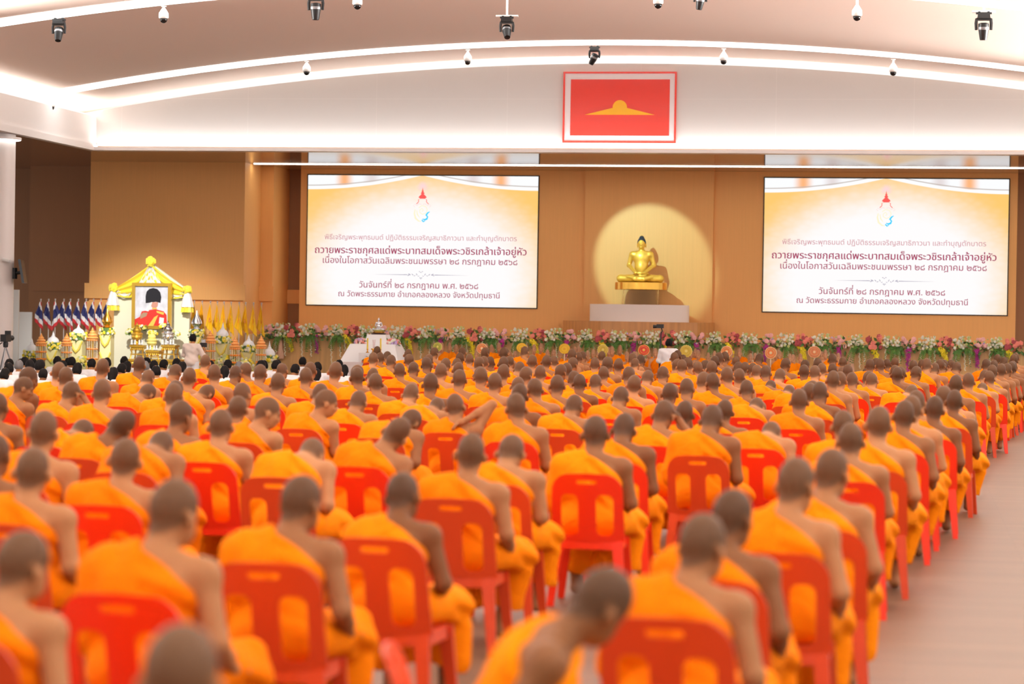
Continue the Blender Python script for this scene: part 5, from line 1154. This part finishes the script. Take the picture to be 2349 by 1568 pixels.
zh = max(sum(at(u, v, HY_).z for u, v in high)/len(high)-.745, .12); zl = max(sum(at(u, v, LY_).z for u, v in low)/len(low)-.745, .06)
DA = mat('dais_cloth', (0.80, 0.70, 0.66), rough=0.75)
x0, x1 = at(1000, 800, HY_).x, at(1935, 810, HY_).x
o = MB().box2((x0-.6, HY_-.92, 0), (x1+1.1, HY_+1.3, zh)).build('dais', DA); tag(o, 'long cloth covered dais under the higher row facing the hall', 'platform')
o = MB().box2((at(1075, 800, LY_).x-.2, LY_-.92, 0), (x1+1.1, LY_+.95, zl)).build('dais', DA); tag(o, 'long low cloth covered dais under the lower row facing the hall', 'platform')
for nm, lst, Y0, zz in (('higher', high, HY_, zh), ('lower', low, LY_, zl)):
    for i, (u, v) in enumerate(sorted(lst)):
        Y = Y0-.55+.6*(i % 3)
        q0 = at(u, v, Y); s = min(max((q0.z-zz)/.745, .84), 1.12); body, robe = FRV[lrng.randrange(3)]
        o = link('person', body, None, (q0.x, Y, zz+.001)); o.scale = (.66, .72, s); o.rotation_euler = (0, 0, PI+lrng.uniform(-.08, .08))
        if nm == 'higher': o.scale = (.72, .78, s)
        tag(o, 'orange-robed person facing the hall, %s from left in %s row before the stage' % (ordinal(i+1), nm), 'person', 'people in orange facing the hall')
        link('robe', robe, o)
FANW = mat('fan_wood', (0.80, 0.62, 0.42), rough=0.5)
fcol = {'green': ((0.40, 0.42, 0.05), (0.80, 0.66, 0.18)), 'orange': ((0.80, 0.24, 0.06), (0.90, 0.66, 0.36)), 'yellow': ((0.90, 0.60, 0.03), (0.80, 0.40, 0.03)), 'red': ((0.78, 0.06, 0.03), (0.90, 0.55, 0.12)), 'gold': ((0.66, 0.46, 0.05), (0.88, 0.70, 0.20)), 'rust': ((0.66, 0.22, 0.08), (0.86, 0.52, 0.28))}
for i, (u, v, r, c, shape) in enumerate(((1004, 795, 10, 'green', 'leaf'), (1105.5, 799, 12, 'orange', 'scallop'), (1197, 797.5, 11.5, 'yellow', 'round'), (1295, 799.5, 12, 'yellow', 'round'), (1383, 802, 12, 'gold', 'scallop'), (1477, 802.5, 12.5, 'red', 'round'), (1574, 805, 13.5, 'gold', 'scallop'), (1667, 806, 12.5, 'orange', 'scallop'), (1768, 809, 13, 'orange', 'scallop'), (1868, 807, 13.5, 'rust', 'round'))):
    Y = LY_-1.15; q0 = at(u, v, Y); R_ = size_at(r, Y); ca, cb = fcol[c]
    t = thing('ceremonial_fan', '%s round ceremonial fan on a stand, %s fan from the left' % (dict(green='pointed green and gold', orange='orange patterned', yellow='plain yellow', red='red', gold='gold green scalloped', rust='rust brown patterned')[c], ordinal(i+1)), 'fan', (q0.x, Y, 0), 0, 'ceremonial fans before the stage')
    RX = Matrix.Rotation(PI/2, 3, 'X'); wob = (lambda an, z: 1+.05*math.cos(16*an)) if shape == 'scallop' else (lambda an, z: 1+.16*max(0, math.cos(an+PI/2))**6) if shape == 'leaf' else (lambda an, z: 1+.04*math.cos(an*2))
    z = q0.z; ma, mb_ = mat('fan_'+c, ca, rough=.5), mat('fan_edge_'+c, cb, rough=.5)
    MB().lathe([(R_, -.008), (R_, .008), (0, .012), ], (0, 0, z), 40, RX, wob).build('fan_face', ma, t, True)
    MB().lathe([(R_*.93, .009), (R_*.95, .018), (R_*1.03, .014), (R_*1.03, -.014), (R_*.93, -.010)], (0, 0, z), 40, RX, wob, False).build('fan_rim', mb_, t, True)
    MB().lathe([(R_*.62, .010), (R_*.66, .026), (R_*.70, .010)], (0, 0, z), 32, RX, wob, False).build('fan_ring', mb_, t, True)
    MB().lathe([(R_*.26, .006), (R_*.22, .026), (0, .03)], (0, 0, z), 20, RX, None, False).build('fan_medallion', mb_, t, True)
    q = MB(); q.tube([(0, 0, .03), (0, 0, z-R_*.98)], .012, 8); q.lathe([(.10, 0), (.09, .03), (.02, .05), (.015, .1)], (0, 0, 0), 14); q.build('fan_stand', FANW, t, True)

# standing photographer and the person holding a camera pole
def stander(key, arms, shirt, head=(0, 4, 0), s=1.0):
    P = Pose((3, 0), head, .83); z0 = P.seat-.43; w = .98
    g = Soft((-.48, -.40, -.02), (.62, .66, 1.86), .0135); torso_into(g, P, w); head_into(g, P, abs(head[0]) > 30)
    for sg, A in zip((-1, 1), arms):
        arm_into(g, P.t((sg*.178*w, -.005, .893)), *[np.array((p[0], p[1], p[2]+z0)) for p in A])
        g.cap((sg*.095, .01, .92), (sg*.10, .02, .50), .085, .058, .05); g.cap((sg*.10, .02, .50), (sg*.10, .0, .09), .058, .038, .02); g.cap((sg*.10, -.03, .045), (sg*.115, .16, .03), .042, .028, .03)
    g.apply(lambda Fv, X, Y, Z: np.maximum(Fv, .003-Z)); me, V = g.mesh('body', SKIN); head_attrs(me, V, P, abs(head[0]) > 30)
    g = Soft((-.48, -.40, .7), (.6, .6, 1.7), .0125); torso_into(g, P, w, .024); g.ell((0, 0, .90), (.19, .15, .14), None, .05)
    for sg, A in zip((-1, 1), arms):
        A = [np.array((p[0], p[1], p[2]+z0)) for p in A]; S = P.t((sg*.178*w, -.005, .893)); g.ell(S, (.08,)*3, None, .04); g.cap(S, A[0], .076, .068, .04); g.cap(A[0], A[0]*.75+A[1]*.25, .066, .06, .03)
    g.apply(lambda Fv, X, Y, Z: np.maximum(np.maximum(Fv+.004*np.sin(Z*40+X*22), Z-(.985+z0)), .80-Z)); sh, _ = g.mesh('shirt', shirt)
    g = Soft((-.3, -.3, 0), (.3, .3, 1.0), .0135)
    for sg in (-1, 1): g.cap((sg*.095, .01, .90), (sg*.10, .015, .10), .105, .085, .03)
    g.ell((0, .0, .90), (.18, .14, .12), None, .05); g.apply(lambda Fv, X, Y, Z: np.maximum(np.maximum(Fv, .07-Z), Z-.93)); tr, _ = g.mesh('trousers', SHIRT)
    g = Soft((-.25, -.40, 1.3), (.25, .35, 1.86), .011); hair_into(g, P, 'short'); hr, _ = g.mesh('hair', HAIR)
    return me, [('shirt', sh), ('trousers', tr), ('hair', hr)]
ca = [((-.26, .10, .68), (-.10, .34, .84), (.02, .40, .92)), ((.29, .10, .66), (.21, .34, .80), (.15, .40, .90))]
body, kidz = stander('x', ca, CREAMSH); HP = at(440, 776, 51.0); s = (HP.z)/(1.51)
o = link('person', body, None, (HP.x, 51.0, 0)); o.scale = (s, s, s); o.rotation_euler = (0, 0, -.15); tag(o, 'standing person in cream shirt and white trousers photographing the shrine', 'person')
for n, me in kidz: link(n, me, o)
BLK = mat('black_plastic', (0.012, 0.012, 0.013), rough=0.4); BLKG = mat('black_gloss', (0.008, 0.008, 0.009), rough=0.12); GREYM = mat('grey_metal', (0.30, 0.30, 0.31), rough=0.4, metal=.6)
t = thing('photo_camera', 'black photo camera with grey flash held by the standing person in cream shirt', 'camera', (HP.x+.19*s, 51.0+.42*s, 1.345*s))
MB().box((0, 0, 0), (.14, .08, .10)).build('camera_body', BLK, t); MB().lathe([(.038, 0), (.042, .10), (0, .10)], (0, .04, 0), 16, Matrix.Rotation(-PI/2, 3, 'X')).build('lens', BLK, t, True); MB().box((0, 0, .085), (.07, .09, .07)).build('flash', mat('flash_grey', (.5, .5, .52), rough=.4), t)
cb_ = [((-.24, .06, .66), (-.12, .30, .72), (-.06, .36, .74)), ((.26, .04, .66), (.10, .28, .70), (.02, .34, .72))]
body, kidz = stander('y', cb_, SHIRT, (18, 4, 0)); CP = at(1534, 787, 54.0); s = CP.z/1.51
o = link('person', body, None, (CP.x, 54.0, 0)); o.scale = (s, s, s); o.rotation_euler = (0, 0, .12); tag(o, 'person in white shirt with black hair holding a tall black camera pole', 'person')
for n, me in kidz: link(n, me, o)
px = at(1511, 800, 54.25).x; pz = at(1512, 757, 54.25).z; t = thing('camera_pole', 'tall black camera pole in front of the white shirted person near stage', 'camera pole', (px, 54.5, 0))
MB().tube([(0, 0, .02), (0, 0, .9), (.02, 0, pz-.05)], [.02, .02, .014], 10).build('pole', BLK, t, True)
q = MB(); q.tube([(.02, 0, pz-.06), (.05, 0, pz-.02), (.03, 0, pz+.05)], .014, 8); q.build('bracket', BLK, t, True)
q = MB(); q.box((.0, 0, pz+.09), (.16, .09, .09)); q.lathe([(.035, 0), (.04, .1), (0, .1)], (-.06, 0, pz+.08), 12, Matrix.Rotation(-PI/2, 3, 'Y')); q.build('camera_body', BLK, t)
for k in range(3): MB().tube([(0, 0, .35), (.26*math.cos(2.1*k), .26*math.sin(2.1*k), .0)], .012, 8).build('leg', BLK, t, True)

# ================================================================== fixtures on the ceiling
PIPE = mat('pipe_white', (0.80, 0.79, 0.77), rough=0.4)
def zc(x): return vault(x)-.10
def dome(u, v0, v1, Y, label):
    q0, q1 = at(u, (v0+v1)/2, Y), at(u, v1, Y); H_ = zc(q0.x)-q1.z; t = thing('dome_camera', label, 'camera', (q0.x, Y, zc(q0.x)), 0, 'dome cameras hanging from the ceiling strips')
    r = .095
    MB().lathe([(.0, -.03), (.05, -.03), (.055, -.012)], (0, 0, 0), 16).tube([(0, 0, -.012), (0, 0, -H_+.26)], .026, 10).build('drop_pole', PIPE, t, True)
    MB().lathe([(.03, -H_+.30), (.05, -H_+.27), (r, -H_+.20), (r*1.05, -H_+.11), (r*.9, -H_+.09), (0, -H_+.09)], (0, 0, 0), 20).build('housing', PIPE, t, True)
    MB().lathe([(.07, -H_+.095), (.075, -H_+.06), (.055, -H_+.02), (.02, -H_), (0, -H_)], (0, 0, 0), 20).build('dome', BLKG, t, True)
def mover(u, v0, v1, Y, label, tilt=(0, 0), pole=0.0, hang=None):
    q1 = at(u, v1, Y); top = at(u, v0, Y); z0 = zc(top.x); t = thing('stage_light', label, 'stage light', (top.x, Y, z0), 0, 'moving head lights on the ceiling'); drop = z0-top.z; L_ = top.z-q1.z
    k = max(L_/.62, .6); b0 = -max(drop, 0.0)
    q = MB()
    if drop > .05: q.tube([(0, 0, 0), (0, 0, b0)], .022, 10); q.tube([(-.22, 0, b0), (.22, 0, b0)], .022, 8); q.build('drop_pole', PIPE, t, True)
    MB().box((0, 0, b0-.03), (.34*k, .10*k, .03)).box((-.1*k, 0, b0-.015), (.04, .06, .04)).box((.1*k, 0, b0-.015), (.04, .06, .04)).build('clamp', BLK, t)
    MB().box((0, 0, b0-.10*k), (.28*k, .26*k, .11*k), None, .9).build('base', BLK, t)
    q = MB()
    q.tube([(-.15*k, 0, b0-.15*k), (-.165*k, 0, b0-.25*k), (-.16*k, 0, b0-.40*k)], [.035*k, .035*k, .03*k], 8); q.tube([(.15*k, 0, b0-.15*k), (.165*k, 0, b0-.25*k), (.16*k, 0, b0-.40*k)], [.035*k, .035*k, .03*k], 8); q.box((0, 0, b0-.165*k), (.32*k, .12*k, .05*k)); q.build('yoke', BLK, t, True)
    R = Matrix.Rotation(rad(tilt[1]), 3, 'Z') @ Matrix.Rotation(rad(tilt[0]), 3, 'X'); c = (0, 0, b0-.36*k)
    MB().lathe([(.05*k, .12*k), (.115*k, .10*k), (.12*k, .02*k), (.11*k, -.06*k), (.085*k, -.22*k), (.075*k, -.26*k), (.06*k, -.25*k), (0, -.24*k)], c, 20, R).build('lamp_head', BLK, t, True)
    MB().lathe([(.121*k, .03*k), (.124*k, .0), (.119*k, -.03*k)], c, 20, R).build('silver_band', GREYM, t, True)
Y1, Y2 = 46.4, 56.9
for u, v0, v1, Y, lab in ((375.5, 8, 53, Y1, 'white dome camera on the nearer light strip, left of the first black lamp pair'), (820, -20, 22, Y1, 'white dome camera near the top edge, second from left on the nearer strip'), (1510, -22, 20, Y1, 'white dome camera near the top edge, third from left on the nearer strip'), (1966, 5, 48, Y1, 'white dome camera on the nearer light strip, rightmost of that strip'),
                       (118, 214, 253, Y2, 'white dome camera in the upper left ceiling corner'), (703.5, 138, 173, Y2, 'white dome camera above the left led screen'), (1073, 112, 149, Y2, 'white dome camera between the left led screen and the red picture'), (1660, 110, 148, Y2, 'white dome camera just right of the red picture'), (2049, 136, 174, Y2, 'white dome camera above the right led screen')):
    dome(u, v0, v1, Y, lab)
mover(135.5, 32, 87, Y1, 'black moving head light at the upper left on the nearer strip', (-25, 10))
mover(725, -26, 37, Y1, 'black moving head light pointing down at the top edge, left of centre', (0, 0))
mover(1163, 37, 93, Y1, 'black moving head light hanging from a white pole at top centre', (-40, 15))
mover(1607, -30, 22, Y1, 'black moving head light cut by the top edge, right of centre', (10, 60))
mover(2257, 27, 92, Y1, 'black moving head light at the upper right on the nearer strip', (8, 0))
mover(1364, 103, 147, Y2, 'black moving head light above the upper left corner of the red picture', (30, 70))

# ================================================================== left edge of the hall
cc = at(-4, 560, 54.6); rr_ = size_at(37.5, 54.6)
o = MB().lathe([(rr_, 0), (rr_, SOFF)], (cc.x, 54.6, 0), 48).build('trim_3', mat('column_white', (0.80, 0.74, 0.71), rough=0.4), None, True); o['kind'] = 'structure'
zr = at(20, 318, 54.6).z
t = thing('ring_lamp', 'flat white ring lamp round the top of the white column', 'light', (cc.x, 54.6, zr)); rr2 = size_at(51, 54.6)
MB().lathe([(rr_+.005, -.03), (rr2, -.03), (rr2, .03), (rr_+.005, .03), (rr_+.005, -.03)], (0, 0, 0), 48).build('lamp_ring', WHITEC, t, True)
MB().lathe([(rr_+.02, -.031), (rr2-.02, -.031), (rr2-.02, -.036), (rr_+.02, -.036), (rr_+.02, -.031)], (0, 0, 0), 48).build('diffuser', emis('ring_glow', (1, .97, .92), 3.0), t, True)
q0 = at(11, 597, 54.1); o = MB().lathe([(.0, -.10), (.04, -.10), (.045, .08), (.0, .09)], (q0.x, 54.6-rr_-.0, q0.z), 14, Matrix.Rotation(rad(100), 3, 'Y')).build('bullet_camera', PIPE, None, True); tag(o, 'small white bullet camera on the front of the white column', 'camera')
q0 = at(47, 622, 54.6); t = thing('wall_screen', 'dark flat screen on a bracket, seen edge on beside the white column', 'screen', (q0.x, 54.7, q0.z)); RZ = Matrix.Rotation(rad(-74), 3, 'Z') @ Matrix.Rotation(rad(10), 3, 'X')
MB().box((0.02, 0, 0), (.95, .06, .56), RZ).build('screen_panel', mat('screen_dark', (0.035, 0.04, 0.05), rough=0.2), t); MB().tube([(.0, 0, -.02), (cc.x+rr_-q0.x+.01, -.05, -.05)], .04, 8).box((cc.x+rr_-q0.x+.03, -.05, -.05), (.06, .16, .26)).build('bracket', BLK, t)
def board(u0, u1, v0, v1, Y, label):
    a, b = at(u0, v0, Y), at(u1, v1, Y); o = MB().box2((a.x, Y-.03, max(0, b.z)), (b.x, Y+.03, a.z)).build('standing_panel', mat('panel_white', (.74, .74, .72), rough=.5)); tag(o, label, 'panel')
board(44, 71, 715, 900, 62.5, 'white standing panel between the column and the striped flags')
board(27, 41, 664, 888, 60.5, 'narrow tall white panel just right of the column')
Y = 50.0; q0 = at(13, 775, Y); t = thing('video_camera', 'black video camera on a tripod at the left edge before the column', 'camera', (q0.x, Y, 0)); z = q0.z
MB().box((0, 0, z), (.13, .30, .16)).build('camera_body', BLK, t); MB().lathe([(.05, 0), (.06, .16), (0, .16)], (.02, .15, z), 16, Matrix.Rotation(-PI/2, 3, 'X')).build('lens', BLK, t, True); MB().box((.07, -.05, z+.12), (.12, .06, .08)).build('viewfinder', BLK, t)
MB().tube([(-.05, -.08, z-.1), (-.10, -.35, z-.2)], .012, 8).build('pan_handle', BLK, t, True); MB().lathe([(.05, z-.20), (.06, z-.12), (.05, z-.08)], (0, 0, 0), 14).build('tripod_head', BLK, t, True)
for k in range(3): MB().tube([(0, 0, z-.18), (.38*math.cos(2.09*k+.5), .38*math.sin(2.09*k+.5), 0)], .018, 8).build('leg', GREYM, t, True)
# wash light of the ceiling lamp over the shrine
sd = bpy.data.lights.new('shrine_spot', 'SPOT'); sd.energy = 3100; sd.color = (1, .98, .92); sd.spot_size = rad(34); sd.spot_blend = .8; sd.shadow_soft_size = .12
so = bpy.data.objects.new('shrine_spot', sd); COL.objects.link(so); so.location = (-18.2, 52.0, 7.2); so.rotation_euler = (Vector((-20.2, 61.2, 1.4))-so.location).to_track_quat('-Z', 'Y').to_euler()
